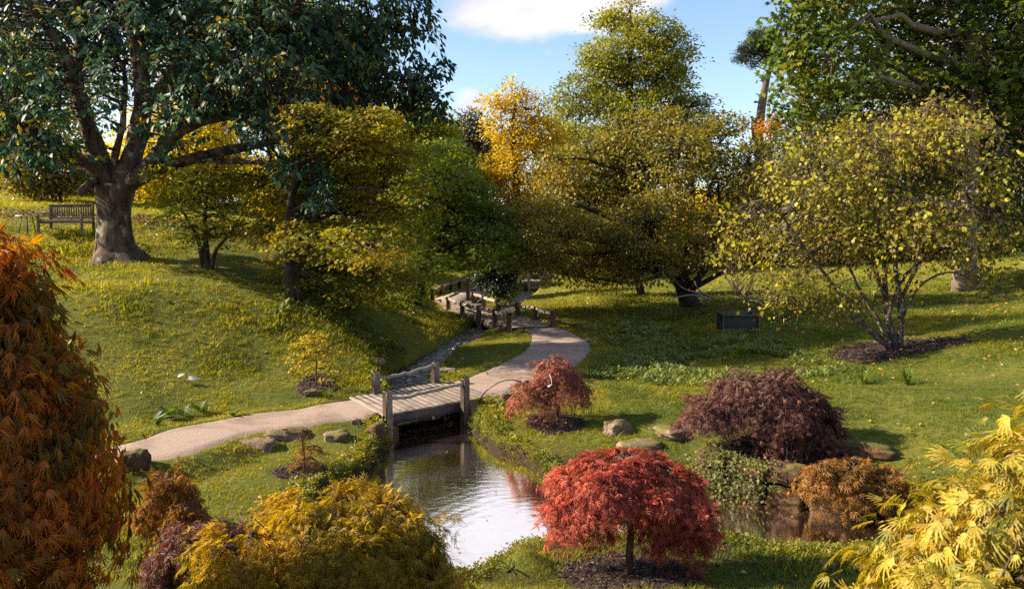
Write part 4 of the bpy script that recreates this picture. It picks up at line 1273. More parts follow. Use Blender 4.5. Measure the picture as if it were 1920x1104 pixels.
# ------------------------------------------------------------------ weeping maples
def weeping(name, label, cat, base, domes, mat, leaf, n_spray, per, tpl, trunk_r=.05, spray=.22, trunk_top=None, indiv=0, indiv_tpl=None, bark='twig', branch_every=1,
            extra=None, lay=.16, droopf=.35, group=None, spread=.55, limbs=True, cut=None, trunk=True, bigvar=.3):
    """domes: list of (cx, cy, R, z_top, z_skirt, power, share, squash); absolute heights"""
    root = thing(name, label, cat, base, group)
    r = np.random.default_rng(abs(hash(label)) % 1000 if False else sum(map(ord, label)) % 997)
    frs, outs, tw = [], [], []
    top_all = max(d[3] for d in domes)
    if trunk:
        tt_ = (base[0], base[1], base[2] + (top_all - base[2]) * .74)
        P = catmull([(base[0], base[1], base[2] - .1), (base[0] * .7 + tt_[0] * .3 + .02, base[1], base[2] * .65 + tt_[2] * .35), tt_], 9)
        P[1:-1] += r.normal(0, trunk_r * .25, P[1:-1].shape)
        mb = MB(); mb.tube(P, np.linspace(trunk_r * 1.25, trunk_r * .7, 9), 9); mb.build('trunk', M[bark], root, smooth=True)
    else:
        tt_ = base
    lim = MB()
    for cx, cy, R, zt, zs, pw, share, sq in domes:
        n = int(n_spray * share)
        th = r.random(n) * 6.283
        t = np.sqrt(r.random(n) * .96 + .01)
        ph = r.uniform(0, 6.28, 6)
        rim = lambda a: R * (1 + .10 * np.sin(2 * a + ph[0]) + .09 * np.sin(3 * a + ph[1]) + .08 * np.sin(7 * a + ph[2]) + .06 * np.sin(13 * a + ph[4]))
        skirt = lambda a: zs + (zt - zs) * (.10 * np.sin(3 * a + ph[3]) + .09 * np.sin(5 * a + ph[4]) + .06 * np.sin(11 * a + ph[5]))
        lump = lambda a, q: .07 * (zt - zs) * (np.sin(4 * a + 7 * q + ph[1]) + np.sin(7 * a - 6 * q + ph[2]) + np.sin(11 * q + 3 * a))

        def surf(a, q):
            rr = rim(a) * q
            return np.stack([cx + np.cos(a) * rr, cy + np.sin(a) * rr * sq, zt - (zt - skirt(a)) * q ** pw + lump(a, q)], -1)
        p = surf(th, t)
        tg = norm(surf(th, np.minimum(t + .04, 1.06)) - surf(th, t - .04))
        sd = np.stack([-np.sin(th), np.cos(th), np.zeros(n)], 1)
        up = norm(np.cross(tg, sd)); up *= np.sign(up[:, 2:3] + 1e-6)
        # shelves: most sprays near the surface, some lower and deeper
        dep = np.abs(r.normal(0, lay, n)) * (zt - zs)
        p = p - up * dep[:, None] * np.array([.8, .8, 1.0])
        L_ = spray * r.uniform(.6, 1.4, n)
        k = np.repeat(np.arange(n), per)
        f = r.random(len(k))
        lat = r.normal(0, .30, len(k))
        droop = droopf * f ** 1.5
        pos = p[k] + tg[k] * (L_[k] * f)[:, None] + sd[k] * (lat * L_[k])[:, None] + up[k] * (r.normal(0, .05, len(k)) * L_[k])[:, None]
        pos[:, 2] -= droop * L_[k]
        ax = tg[k] * .8 + sd[k] * (lat * 1.2 + r.normal(0, spread * .6, len(k)))[:, None] + r.normal(0, spread * .5, (len(k), 3))
        ax[:, 2] -= droopf
        nr = up[k] + r.normal(0, .35, (len(k), 3))
        frs.append(leaf_frames(pos, ax, nr, leaf * r.uniform(1 - bigvar, 1 + bigvar, len(k))))
        outs.append(up[k])
        e = p + tg * L_[:, None] * .9; e[:, 2] -= droopf * L_ * .6
        tw.append(np.stack([p - tg * L_[:, None] * .4 - up * .05, p - up * .02, e], 1)[::3])
        if limbs:
            for a in np.linspace(0, 6.283, 11)[:-1] + r.uniform(0, .5):
                q = np.linspace(.05, .92, 7)
                S = surf(np.full(7, a) + np.sin(q * 5 + a) * .12, q)
                S[:, 2] -= .17 * (zt - zs) * (1 - .6 * q)
                S[0] = (cx, cy, zt - .34 * (zt - zs))
                S[1, 2] -= .06 * (zt - zs)
                lim.tube(S, np.linspace(trunk_r * .55, .006, 7), 5, cap=False)
    fr = cat_frames(*frs); out = np.concatenate(outs)
    g = gzf(fr[0])
    keep = fr[0][:, 2] > g + .03
    if cut is not None:
        keep &= cut(fr[0])
    fr, out = take(fr, keep), out[keep]
    tw = np.concatenate(tw)
    v, t_ = tubes(tw, np.tile(np.array([.0045, .003, .0015]) * (1 + leaf * 4), (len(tw), 1)), 3)
    lim.add(v, t_)
    lim.build('branches', M[bark], root, kind='stuff')
    if indiv:
        m = split_leaves(fr, out, indiv)
        tpls = indiv_tpl or [tpl]
        place_leaves(root, take(fr, m), [raw_mesh('leaf', *q, mat) for q in tpls])
        fr, out = take(fr, ~m), out[~m]
    V, T = leaf_geo(fr, tpl)
    mesh_obj('foliage', V, T, mat, root, kind='stuff')
    if extra:
        for emat, cnt, txt in extra:
            kk = r.choice(len(fr[0]), cnt)
            f2 = take(fr, kk)
            f2 = (f2[0] + f2[3] * .012, f2[1], f2[2], f2[3], f2[4] * 1.02)
            V, T = leaf_geo(f2, tpl)
            mesh_obj('foliage', V, T, emat, root, kind='stuff')['label'] = txt
    return root


TH = tpl_thread(7, 70, .036, .30, seed=1)
TH5 = tpl_thread(5, 66, .065, .32, seed=2)

# the red one on the near bank
x, y, z = at_z(1178, 1072, -.22); z = gz(x, y); RED = (x, y, z)
weeping('red_maple', 'crimson umbrella shaped weeping maple on a bare stem near the pond', 'tree', RED,
        [(x - .05, y + .1, .62, z + 1.36, z + 1.08, 2.4, .32, .8), (x - .30, y - .1, .46, z + 1.24, z + .92, 2.0, .14, .8), (x + .30, y + .05, .50, z + 1.28, z + .84, 2.2, .17, .8), (x + .54, y + .05, .40, z + 1.08, z + .60, 1.9, .13, .8), (x - .52, y + .1, .40, z + 1.06, z + .72, 1.9, .11, .8), (x + .56, y + .05, .32, z + .80, z + .38, 1.8, .06, .8), (x - .46, y + .2, .32, z + .86, z + .52, 1.8, .06, .8)], L['red'], .08, 1150, 14, TH, .038, .20, (x + .02, y, z + 1.05),
        indiv=300, lay=.16, droopf=.22, extra=((L['red_inner'], 1300, 'russet leaves in the lower skirt'),), spread=.95)
# the dusty pink one beside the bridge
x, y, z = at_z(1044, 783, -.03); z = gz(x, y); PINK = (x, y, z)
weeping('pink_maple', 'dusty pink weeping maple next to the footbridge and the curved path', 'tree', PINK,
        [(x, y, .54, z + 1.24, z + .62, 2.0, .55, .9), (x - .50, y - .1, .42, z + .86, z + .42, 2.0, .25, .9), (x + .26, y, .38, z + 1.0, z + .50, 2.0, .2, .9)], L['pink'], .075, 420, 12, TH, .035, .2, (x, y, z + 1.0), lay=.12, spread=.7)
# purple brown mound
x, y, z = at_z(1432, 832, .1); z = gz(x, y); PUR = (x, y + .1, gz(x, y + .1))
x, y, z = PUR
weeping('purple_maple', 'purple brown weeping maple mound above the stone bank', 'tree', PUR,
        [(x + .18, y, .66, z + 1.36, z + .66, 2.0, .34, .85), (x - .34, y + .1, .58, z + 1.24, z + .78, 2.0, .20, .85), (x - .76, y + .1, .42, z + .94, z + .62, 1.9, .13, .85), (x + .62, y - .05, .50, z + 1.06, z + .56, 1.8, .15, .85), (x + .98, y - .1, .40, z + .66, z + .10, 1.6, .08, .85), (x + .15, y - .3, .34, z + .66, z + .10, 1.9, .08, .85)], L['purple'], .08, 1400, 15, TH, .07, .24, (x + .05, y, z + .85), lay=.16, spread=.95)
# amber dome in front
x, y = -1.58, 6.45
z = gz(x, y)
weeping('amber_maple', 'rounded amber yellow weeping maple in front of the pond', 'tree', (x, y, z),
        [(x, y, .96, 1.04, z + .02, 2.5, .56, .9), (x + .50, y + .05, .60, .94, z - .02, 2.4, .22, .9), (x - .66, y - .30, .74, .88, z, 2.2, .22, .9)], L['amber'], .08, 1900, 15, TH, .06, .26, (x, y, z + .8), indiv=300, lay=.09, spread=.75)
# bronze orange curtain at the left
x, y = -4.08, 4.75
z = gz(x, y)
weeping('bronze_maple', 'tall bronze and orange weeping maple hanging in from the left edge', 'tree', (x, y, z),
        [(x, y, 1.28, 3.66, 2.0, 2.3, .40, .9), (x + .02, y, 1.12, 2.95, z + .25, 4.5, .44, .9), (x + .76, y - .10, .56, 2.66, 1.85, 2.2, .16, .9)], L['orange_left'], .105, 3300, 13, tpl_thread(7, 40, .024, .5, seed=4), .10, .42, (x, y, 3.1), indiv=300,
        indiv_tpl=[tpl_thread(7, 42, .024, .55, teeth=2, seed=s) for s in (5, 6, 7, 15, 16)], lay=.09, droopf=.75, spread=.75, bigvar=.45, extra=((L['orange_left_red'], 420, 'scarlet leaves among the bronze'),))
# cream yellow one at the right
x, y = 2.45, 3.05
z = gz(x, y)
weeping('cream_maple', 'sunlit cream yellow cut leaved maple at the lower right corner', 'tree', (x, y, z),
        [(x, y, 1.0, 2.64, z + .35, 1.45, .72, .9), (x + .1, y + .25, .6, 2.70, 1.9, 2.0, .13, .9), (x - .35, y - .3, .62, 2.2, z + .3, 1.6, .2, .9)], L['cream'], .10, 1150, 8, tpl_thread(7, 56, .028, .28, teeth=2, seed=8), .026, .30, (x, y, 2.3), indiv=300,
        indiv_tpl=[tpl_thread(7, 56, .029, .34, teeth=4, seed=s) for s in (9, 10, 11, 12)], lay=.11, droopf=.25, spread=1.0, bigvar=.45)
# smaller ones
x, y, z = at_z(320, 1000, -.1); z = gz(x, y)
weeping('orange_maple', 'low tawny orange maple between bronze curtain and grassy bank', 'shrub', (x, y, z),
        [(x, y, .42, z + .70, z + .10, 2.2, .6, .9), (x + .25, y - .2, .3, z + .5, z + .05, 2.0, .4, .9)], L['orange_bush'], .075, 420, 12, TH, .03, .16, lay=.12, spread=.7)
x, y, z = at_z(365, 1095, -.05); z = gz(x, y)
weeping('dark_purple_maple', 'low dark purple maple beside the amber dome', 'shrub', (x, y, z),
        [(x, y, .48, z + .62, z + .05, 2.2, .6, .9), (x + .28, y + .25, .32, z + .50, z + .06, 2.0, .4, .9)], L['purple'], .08, 480, 12, TH, .03, .18, lay=.12, spread=.7)
x, y, z = at_z(568, 868, -.1); z = gz(x, y); MINI = (x, y, z)
weeping('mini_orange_maple', 'tiny thin orange maple in a mulch patch beside the path', 'shrub', MINI,
        [(x + .05, y, .22, z + .26, z + .10, 2.0, .5, .9), (x + .12, y + .05, .22, z + .42, z + .30, 2.0, .3, .8), (x + .03, y, .12, z + .70, z + .5, 1.6, .12, .8)], L['orange_bush'], .05, 70, 8, TH5, .014, .12, (x + .03, y, z + .66), lay=.2, spread=.8)
x, y, z = at_z(1575, 905, .05); z = gz(x, y) if gz(x, y) > -.3 else 0.0
weeping('tawny_maple', 'tawny orange maple tumbling over the stone bank by the channel', 'shrub', (x, y, z),
        [(x + .15, y, .46, z + .36, z - .02, 2.4, .5, .75), (x + .55, y - .1, .32, z + .28, z - .1, 2.2, .3, .8), (x - .28, y - .05, .24, z + .36, z + .1, 2.0, .2, .8)], L['orange_bush'], .08, 420, 11, TH5, .03, .18, lay=.12, spread=.7)
# yellow sapling on the slope
b = ground_at(592, 706, 15.6)
root = thing('maple_sapling', 'thin golden leaved sapling in a small mulch patch on the slope', 'tree', b)
P = catmull([(b[0], b[1], b[2] - .1), (b[0] + .02, b[1], b[2] + .5), (b[0] - .02, b[1], b[2] + 1.15)], 9)
mb = MB(); mb.tube(P, np.linspace(.018, .006, 9), 6); mb.build('trunk', M['twig'], root)
cps, tws = [], []
for k in range(34):
    f = rng.uniform(.30, 1); a = rng.uniform(0, 6.28); ln = (1.05 - f) * 1.2 + .08
    s = P[int(f * 8)]
    e = s + np.array([math.cos(a) * ln, math.sin(a) * ln * .7, rng.uniform(-.02, .16)])
    tws.append(bend(s[None], e[None], 5, .05, .03)[0])
    for q in np.linspace(.4, 1, 4):
        cps.append(s * (1 - q) + e * q)
v, t = tubes(np.array(tws), np.tile(np.linspace(.007, .002, 5), (len(tws), 1)), 3)
mesh_obj('branches', v, t, M['twig'], root, kind='stuff')
cps = np.array(cps)
fr, o2 = clump_leaves(cps, norm(cps - P[4]), 5, .09, .4, .062, .4, .9)
V, T = leaf_geo(fr, ST)
mesh_obj('foliage', V, T, leaf_mat('sapling leaves', [(.26, .22, .025), (.42, .30, .03), (.50, .34, .035)], .5, .5), root, kind='stuff')

# ------------------------------------------------------------------ mulch beds
beds = []


def mulch_bed(label, c, rx, ry, chips, chip, dome=.035):
    beds.append((c[0], c[1], rx, ry))
    a = np.linspace(0, 6.283, 41)[:-1]
    V = [(0, 0)]; T = []
    wob = 1 + .05 * np.sin(a * 3 + c[0]) + .04 * np.sin(a * 7 + c[1]) + rng.normal(0, .015, 40)
    rings = (.25, .5, .72, .88, 1.0)
    for k in rings:
        V += [(math.cos(q) * k * rx * w, math.sin(q) * k * ry * w) for q, w in zip(a, wob)]
    P = np.array(V) + np.array(c[:2])
    h = np.concatenate([[dome], np.repeat([dome, dome, dome * .9, dome * .7, -.03], 40)])
    z = gzf(P) + h + rng.normal(0, .006, len(P))
    for j in range(40):
        T.append((0, 1 + j, 1 + (j + 1) % 40))
    for k in range(4):
        for j in range(40):
            q = 1 + k * 40
            T += [(q + j, q + 40 + j, q + 40 + (j + 1) % 40), (q + j, q + 40 + (j + 1) % 40, q + (j + 1) % 40)]
    mb = MB(); mb.add(np.column_stack([P, z]), T)
    aa = rng.random(chips) * 6.283; rr = np.sqrt(rng.random(chips)) * 1.03
    pp = np.stack([c[0] + np.cos(aa) * rr * rx, c[1] + np.sin(aa) * rr * ry], 1)
    pos = np.column_stack([pp, gzf(pp) + dome + .008])
    ax = rng.normal(size=(chips, 3)); ax[:, 2] *= .35
    nr = rng.normal(size=(chips, 3)) * .4; nr[:, 2] += 1
    V, T = leaf_geo(leaf_frames(pos, ax, nr, chip * rng.uniform(.5, 1.5, chips)), (np.array([(-.22, -.5, 0), (.22, -.5, 0), (.2, .5, .02), (-.2, .5, .02), (0, 0, .16)]), np.array([(0, 1, 4), (1, 2, 4), (2, 3, 4), (3, 0, 4)])))
    mb.add(V, T)
    o = mb.build('mulch_bed', M['mulch'], kind='stuff')
    tag(o, label, 'mulch')


mulch_bed('round dark mulch bed under the crimson umbrella maple', (RED[0] + .02, RED[1] + .02), .77, .62, 1700, .034)
mulch_bed('dark mulch ring under the dusty pink maple', (PINK[0] - .02, PINK[1] + .02), .56, .62, 900, .036)
mulch_bed('dark mulch bed beneath the purple brown maple', (PUR[0] + .05, PUR[1] - .1), .98, .72, 1100, .04)
c = ground_at(1686, 655, 18.1)
mulch_bed('wide mulch oval round the hazel stems', (c[0], c[1]), 1.68, 1.3, 1900, .06)
c = ground_at(592, 707, 15.6)
mulch_bed('small mulch patch round the golden sapling', (c[0], c[1]), .43, .55, 500, .04)
mulch_bed('mulch patch round the tiny orange maple', (MINI[0] - .05, MINI[1] - .02), .42, .38, 700, .035)


def bed_mask(P):
    m = np.zeros(len(P), bool)
    for x, y, rx, ry in beds:
        m |= ((P[:, 0] - x) / rx) ** 2 + ((P[:, 1] - y) / ry) ** 2 < .98
    return m


# ------------------------------------------------------------------ stones
def stone_geo(size, seed, sub=4, blocky=.5, rough=.20):
    r = np.random.default_rng(seed)
    bm = bmesh.new(); bmesh.ops.create_icosphere(bm, subdivisions=sub, radius=1)
    V = np.array([v.co[:] for v in bm.verts]); T = np.array([[v.index for v in f.verts] for f in bm.faces]); bm.free()
    # towards a block with rounded edges
    m = np.abs(V).max(1, keepdims=True)
    V = V * (1 - blocky) + V / m * blocky * .86
    for f, a in ((1.7, rough), (3.6, rough * .6), (8, rough * .35), (17, rough * .18)):
        ph = r.uniform(0, 6.28, (3, 3)); w = r.normal(size=(3, 3)) * f
        n = sum(np.sin(V @ w[k] + ph[k, 0]) for k in range(3)) / 3
        V = V * (1 + a * n[:, None])
    # a strata line or two
    V[:, 2] += .05 * np.sign(np.sin(V[:, 2] * 9 + r.uniform(0, 6)))
    return V * np.array(size) / 2, T


def rot2(V, a, tilt=0.0, roll=0.0):
    R = np.array(Matrix.Rotation(a, 3, 'Z') @ Matrix.Rotation(tilt, 3, 'X') @ Matrix.Rotation(roll, 3, 'Y'))
    return V @ R.T


def rock(label, px, py, size, seed, a=0.0, tilt=0.0, roll=0.0, sink=.35, mat='rock', z=None, blocky=.55, pos=None, group=None):
    if pos is None:
        # walk along the ray to the ground
        d = 6.0
        for _ in range(400):
            x, y, zz = at(px, py, d)
            if zz <= gz(x, y):
                break
            d *= 1.01
        pos = (x, y)
    V, T = stone_geo(size, seed, 4, blocky)
    V = rot2(V, a, tilt, roll)
    zz = (gz(*pos) if z is None else z) + size[2] * (.5 - sink)
    o = bpy.data.objects.new('rock', raw_mesh('rock', V, T, M[mat], False))
    o.location = (pos[0], pos[1], zz); C.objects.link(o)
    return tag(o, label, 'rock', group)


rock('flat brown stone beside the plant label left of the tiny maple', 485, 836, (.75, .36, .26), 1, -.2, sink=.55)
rock('flat brown stone right behind the plant label', 540, 820, (.70, .35, .22), 2, .25, sink=.55)
rock('brown stone between the tiny maple and the bridge', 632, 824, (.50, .34, .26), 3, .1, sink=.55)
rock('dark stone at the left foot of the footbridge', 700, 790, (.30, .26, .20), 4, .5, mat='rock_dark', sink=.5)
rock('small stone on the grass before the footbridge', 668, 797, (.18, .16, .14), 5, .2)
rock('reddish stone low on the bank left of the pond', 708, 818, (.30, .28, .30), 6, .9, mat='rock_dark')
rock('dark square stone at the path edge by the bronze maple', 250, 878, (.42, .36, .36), 7, .4, mat='rock_dark', sink=.25)
rock('squarish mossy block on the lawn right of the pink maple', 1158, 812, (.52, .42, .42), 10, .35, sink=.45)
rock('pale flat ledge stone behind the crimson maple', 1195, 846, (.85, .45, .22), 11, .15, sink=.45)
rock('pale flat slab left of the purple maple', 1268, 818, (.75, .55, .20), 12, .5, sink=.45)
rock('small pale slab before the purple maple', 1325, 800, (.5, .4, .18), 13, .2, sink=.45)
rock('long dark slab on the lawn right of the purple maple', 1618, 852, (1.0, .34, .30), 14, -.5, sink=.3, mat='rock_dark')
rock('small grey stone on the near grass by the cream maple', 1548, 1068, (.20, .16, .12), 15, .3)
rock('brown stone on the far side of the footbridge', 838, 700, (.55, .40, .22), 17, .2)
rock('stone by the upper end of the footbridge', 952, 750, (.34, .3, .22), 18, .1)
rock('pale stone at the bridge abutment above the water', 893, 770, (.30, .30, .34), 19, .2, sink=.4)
rock('reddish stone in the grass before the left lawn', 590, 742, (.45, .22, .18), 20, .1, mat='rock_dark')
rock('rust coloured stone beside the stream above the bridge', 705, 685, (.5, .35, .28), 21, .3)
rock('brown boulder in the stream beyond the boardwalk rail', 950, 581, (.8, .5, .4), 22, .3, mat='rock_dark')
for k, (px, py, s) in enumerate(((852, 648, .34), (872, 640, .28), (835, 662, .26), (826, 678, .30), (890, 633, .30), (812, 690, .24), (845, 672, .2), (795, 704, .22))):
    rock('brown wet stone lying in the stream riffle', px, py, (s, s * .8, s * .6), 30 + k, k * .8, mat='rock_dark', sink=.3, group='wet stones in the stream')

# stone bank along the channel: one wall, its stones are parts
edge = np.array(zpts([(1290, 910), (1325, 914), (1400, 938), (1452, 946), (1548, 966), (1640, 985)], POND_Z))
edge = catmull(edge, 60)
root = thing('stone_bank', 'low bank of brown stones draped with creeper along the channel', 'wall', (edge[25][0], edge[25][1], POND_Z - .1))
pos_ = 0.0
L_ = np.concatenate([[0], np.cumsum(np.linalg.norm(np.diff(edge, axis=0), axis=1))])
k = 0
wall_pts = []
while pos_ < L_[-1] - .2:
    w = rng.uniform(.5, .95)
    q = np.array([np.interp(pos_ + w / 2, L_, edge[:, 0]), np.interp(pos_ + w / 2, L_, edge[:, 1])])
    q2 = np.array([np.interp(pos_ + w / 2 + .05, L_, edge[:, 0]), np.interp(pos_ + w / 2 + .05, L_, edge[:, 1])])
    a = math.atan2(q2[1] - q[1], q2[0] - q[0])
    nrm_ = np.array([-math.sin(a), math.cos(a)])
    for lv, (hh, zc) in enumerate(((.36, -.36), (.28, -.04))):
        s = (w * rng.uniform(.9, 1.1), rng.uniform(.34, .5), hh * rng.uniform(.9, 1.2))
        V, T = stone_geo(s, 60 + k * 2 + lv, 4, .86, .16)
        V = rot2(V, a + rng.uniform(-.15, .15), rng.uniform(-.08, .08), rng.uniform(-.06, .06))
        c = np.array([*(q + nrm_ * (.12 + .12 * lv + rng.uniform(-.05, .05))), zc + rng.uniform(-.03, .03)])
        mesh_obj('stone', V + c, T, M['bank_stone'], root)
    wall_pts.append((q, nrm_, a, w))
    pos_ += w * .97
    k += 1
# creeper hanging over it
n = 2400
kk = rng.integers(0, len(wall_pts), n)
q = np.array([w[0] for w in wall_pts])[kk]; nn = np.array([w[1] for w in wall_pts])[kk]; ww = np.array([w[3] for w in wall_pts])[kk]
tng = np.stack([nn[:, 1], -nn[:, 0]], 1)
al = rng.uniform(-.6, .6, n) * ww
h = rng.random(n)
msk = np.sin(kk * 1.9 + al * 4) + .6 * np.sin(kk * .7 + 2) + rng.normal(0, .3, n) > .1
off = np.where(h > .78, (h - .78) * 1.2, -.05 * np.sin(np.minimum(h / .78, 1) * 3.0) - .10)
P3 = np.column_stack([q + tng * al[:, None] + nn * off[:, None], np.where(h > .78, .11, POND_Z + .05 + (h / .78) * .52)])[msk]
nm3 = np.column_stack([-nn, np.full(n, .5)])[msk]
ax3 = rng.normal(size=P3.shape) * .6; ax3[:, 2] -= .6
V, T = leaf_geo(leaf_frames(P3 + rng.normal(0, .03, P3.shape), ax3, nm3 + rng.normal(0, .4, nm3.shape), 0.042 * rng.uniform(.6, 1.4, len(P3))), tpl_ovate(.42, .1))
mesh_obj('creeper', V, T, L['creeper'], root, kind='stuff')

# ------------------------------------------------------------------ footbridge
def lerp(a, b, f):
    return a * (1 - f) + b * f


def post(mb_name, root, x, y, z0, z1, w, mat, yaw, lean=(0, 0)):
    mb = MB()
    ca, sa = math.cos(yaw), math.sin(yaw)
    up = norm(np.array([lean[0], lean[1], 1.0]))
    X = norm(np.array([ca, sa, 0]) - up * (np.array([ca, sa, 0]) @ up)); Y = np.cross(up, X)
    mb.box((x + lean[0] * (z0 + z1) / 2, y + lean[1] * (z0 + z1) / 2, (z0 + z1) / 2), (w, w, z1 - z0), np.array([X, Y, up]), .016)
    o = mb.build(mb_name, mat, root)
    return o


def rail(root, a, b, r, mat, wob=.02, name='rail', sag=-.02, n=12, flat=1.0):
    P = bend(np.array([a], float), np.array([b], float), n, sag, 0)[0]
    P[1:-1] += rng.normal(0, wob, P[1:-1].shape) * np.array([.5, .5, 1])
    P[:, 2] += .018 * np.sin(np.linspace(0, 5, n) + a[0])
    V, T = tubes(P[None], (r * (1 + .18 * np.sin(np.arange(n) * 1.9 + a[1])))[None], 7)
    c = np.repeat(P, 7, 0)
    V = c + (V - c) * np.array([1, 1, flat])
    mb = MB(); mb.add(V, T)
    return mb.build(name, mat, root, smooth=True)


BLd, FLd, FRd, BRd = DECK
root = thing('footbridge', 'small weathered plank footbridge with four posts over the pond inlet', 'bridge', (*DECK.mean(0), 0))
NPL = 17
up3 = np.array([0, 0, 1.0])
for k in range(NPL):
    f0, f1 = k / NPL, (k + 1) / NPL
    f = (f0 + f1) / 2
    p, q = lerp(BLd, BRd, f), lerp(FLd, FRd, f)
    wd = (np.linalg.norm(lerp(BLd, BRd, f1) - lerp(BLd, BRd, f0)) + np.linalg.norm(lerp(FLd, FRd, f1) - lerp(FLd, FRd, f0))) / 2 * .97
    d = norm(q - p)
    X = np.array([*d, 0]); Y = np.cross(up3, X)
    wd = abs(np.array([*(lerp(BLd, BRd, f1) - lerp(BLd, BRd, f0)), 0]) @ Y) - .004
    mb = MB(); c = (p + q) / 2
    mb.box((c[0], c[1], .012 + rng.uniform(-.003, .003)), (np.linalg.norm(q - p) + rng.uniform(-.015, .025), wd, .045), np.array([X, Y, up3]), .003)
    o = mb.build('plank', M['deck'], root)
    # keep the grain along the board
    R = Matrix(np.array([X, Y, up3]).T.tolist()).to_4x4()
    o.data.transform(R.inverted() @ Matrix.Translation(-Vector(o.data.vertices[0].co)))
    o.matrix_basis = Matrix.Translation(Vector((0, 0, 0)))
    vs = np.array([v.co[:] for v in o.data.vertices]); mid = (vs.max(0) + vs.min(0)) / 2
    o.data.transform(Matrix.Translation(-Vector(mid)))
    o.matrix_basis = Matrix.Translation(Vector((c[0], c[1], .012 + rng.uniform(-.003, .003))) - Vector(root.location)) @ R
LD = norm(np.array([*(FRd - FLd), 0])); WD = norm(np.array([*(FLd - BLd), 0]))
for e0, e1, ins in ((BLd, BRd, .10), (FLd, FRd, -.08), (lerp(BLd, FLd, .5), lerp(BRd, FRd, .5), 0)):
    mb = MB()
    a, b_ = lerp(e0, e1, .04), lerp(e0, e1, .97)
    d = norm(np.array([*(b_ - a), 0]))
    c = (a + b_) / 2 + WD[:2] * ins
    mb.box((c[0], c[1], -.105), (np.linalg.norm(b_ - a), .11, .175), np.array([d, np.cross(up3, d), up3]), .008)
    mb.build('beam', M['dark_post'], root)
yaw = math.atan2(LD[1], LD[0])
bp = {}
for nm, px, py, zt, low in (('bl', 705, 740, .48, -.3), ('br', 817, 720, .49, -.5), ('fl', 727, 783, .50, -.75), ('fr', 872, 757, .51, -.8)):
    x, y, _ = at_z(px, py, 0)
    post('post', root, x, y, low, zt, .145, M['post'], yaw)
    bp[nm] = np.array([x, y, 0])
for a, b_ in (('bl', 'br'), ('fl', 'fr')):
    rail(root, bp[a] + [0, 0, .37], bp[b_] + [0, 0, .40], .036, M['rail'], .015)
# stone abutments under the ends
for nm, c, s, sd_ in (('abutment', lerp((BRd + FRd) / 2, (BLd + FLd) / 2, .10), (.35, 1.5, .5), 81), ('abutment', lerp((BLd + FLd) / 2, (BRd + FRd) / 2, .10), (.35, 1.5, .5), 82)):
    V, T = stone_geo(s, sd_, 3, .8, .06)
    mesh_obj(nm, rot2(V, yaw) + np.array([c[0], c[1], -.42]), T, M['rock_dark'], root)

# ------------------------------------------------------------------ zigzag boardwalk
root = thing('boardwalk', 'zigzag weathered boardwalk with low rails winding up the valley', 'bridge', (-.8, 28.5, 0))
ZB = .10


def deck_run(l0, r0, l1, r1, n):
    l0, r0, l1, r1 = map(np.array, (l0, r0, l1, r1))
    for k in range(n):
        f = (k + .5) / n
        p, q = lerp(l0, l1, f), lerp(r0, r1, f)
        X = np.array([*norm(q - p), 0]); Y = np.cross(up3, X)
        wd = abs(np.array([*((lerp(l0, l1, 1 / n) - l0) + (lerp(r0, r1, 1 / n) - r0)), 0]) @ Y) / 2 - .012
        c = (p + q) / 2
        mb = MB(); mb.box((0, 0, 0), (np.linalg.norm(q - p) + rng.uniform(-.02, .03), wd, .045), None, 0)
        o = mb.build('plank', M['deck'])
        o.parent = root
        R = Matrix(np.array([X, Y, up3]).T.tolist()).to_4x4()
        o.matrix_basis = Matrix.Translation(Vector((c[0], c[1], ZB - .023 + rng.uniform(-.004, .004))) - Vector(root.location)) @ R


def ppt(px, py, z=ZB):
    return np.array(at_z(px, py, z)[:2])


L0, R0 = ppt(956, 613), ppt(1038, 609)
L1, R1 = ppt(838, 579), ppt(889, 566)
deck_run(L0, R0, L1, R1, 44)
M0, M1 = ppt(813, 561), np.array([-2.1, 43.0])
deck_run(L1 + [0, .02], R1 + [0, .02], M0, np.array(R1) + [-.05, .9], 12)
deck_run(M0 + [0, .03], np.array(R1) + [-.05, .95], M1, np.array([-.4, 42.2]), 44)
for a, b_ in ((L0, L1), (R0, R1), (L1, M0), (M0, M1), (R1, np.array([-.4, 42.2]))):
    d = norm(np.array([*(b_ - a), 0]))
    mb = MB(); c = (a + b_) / 2
    mb.box((c[0], c[1], ZB - .15), (np.linalg.norm(b_ - a), .09, .2), np.array([d, np.cross(up3, d), up3]))
    mb.build('beam', M['dark_post'], root)
yaw2 = math.atan2((L1 - L0)[1], (L1 - L0)[0])


def posts_and_rails(lst, h, rh, w=.15, ends=(), mat='post'):
    prev = None
    for px, py in lst:
        x, y = ppt(px, py)
        post('post', root, x, y, min(gz(x, y), ZB) - .3, ZB + h, w, M[mat], yaw2)
        if prev is not None:
            rail(root, (*prev, ZB + rh + rng.uniform(-.02, .02)), (x, y, ZB + rh + rng.uniform(-.02, .02)), .055, M['rail'], .010, flat=1.35)
        prev = (x, y)


posts_and_rails([(955, 614), (928, 606), (898, 599), (867, 589), (841, 580)], .52, .42)
posts_and_rails([(1037, 609), (1005, 600), (970, 592), (934, 584), (907, 575), (889, 568)], .50, .40)
posts_and_rails([(811, 562), (827, 552), (844, 546), (861, 541), (879, 537), (900, 533)], .50, .40, .14, mat='dark_post')
for px, py, h in ((878, 563, 1.02), (888, 566, .62), (903, 546, .75)):
    x, y = ppt(px, py)
    post('post', root, x, y, -.3, ZB + h, .16, M['dark_post'], yaw2)

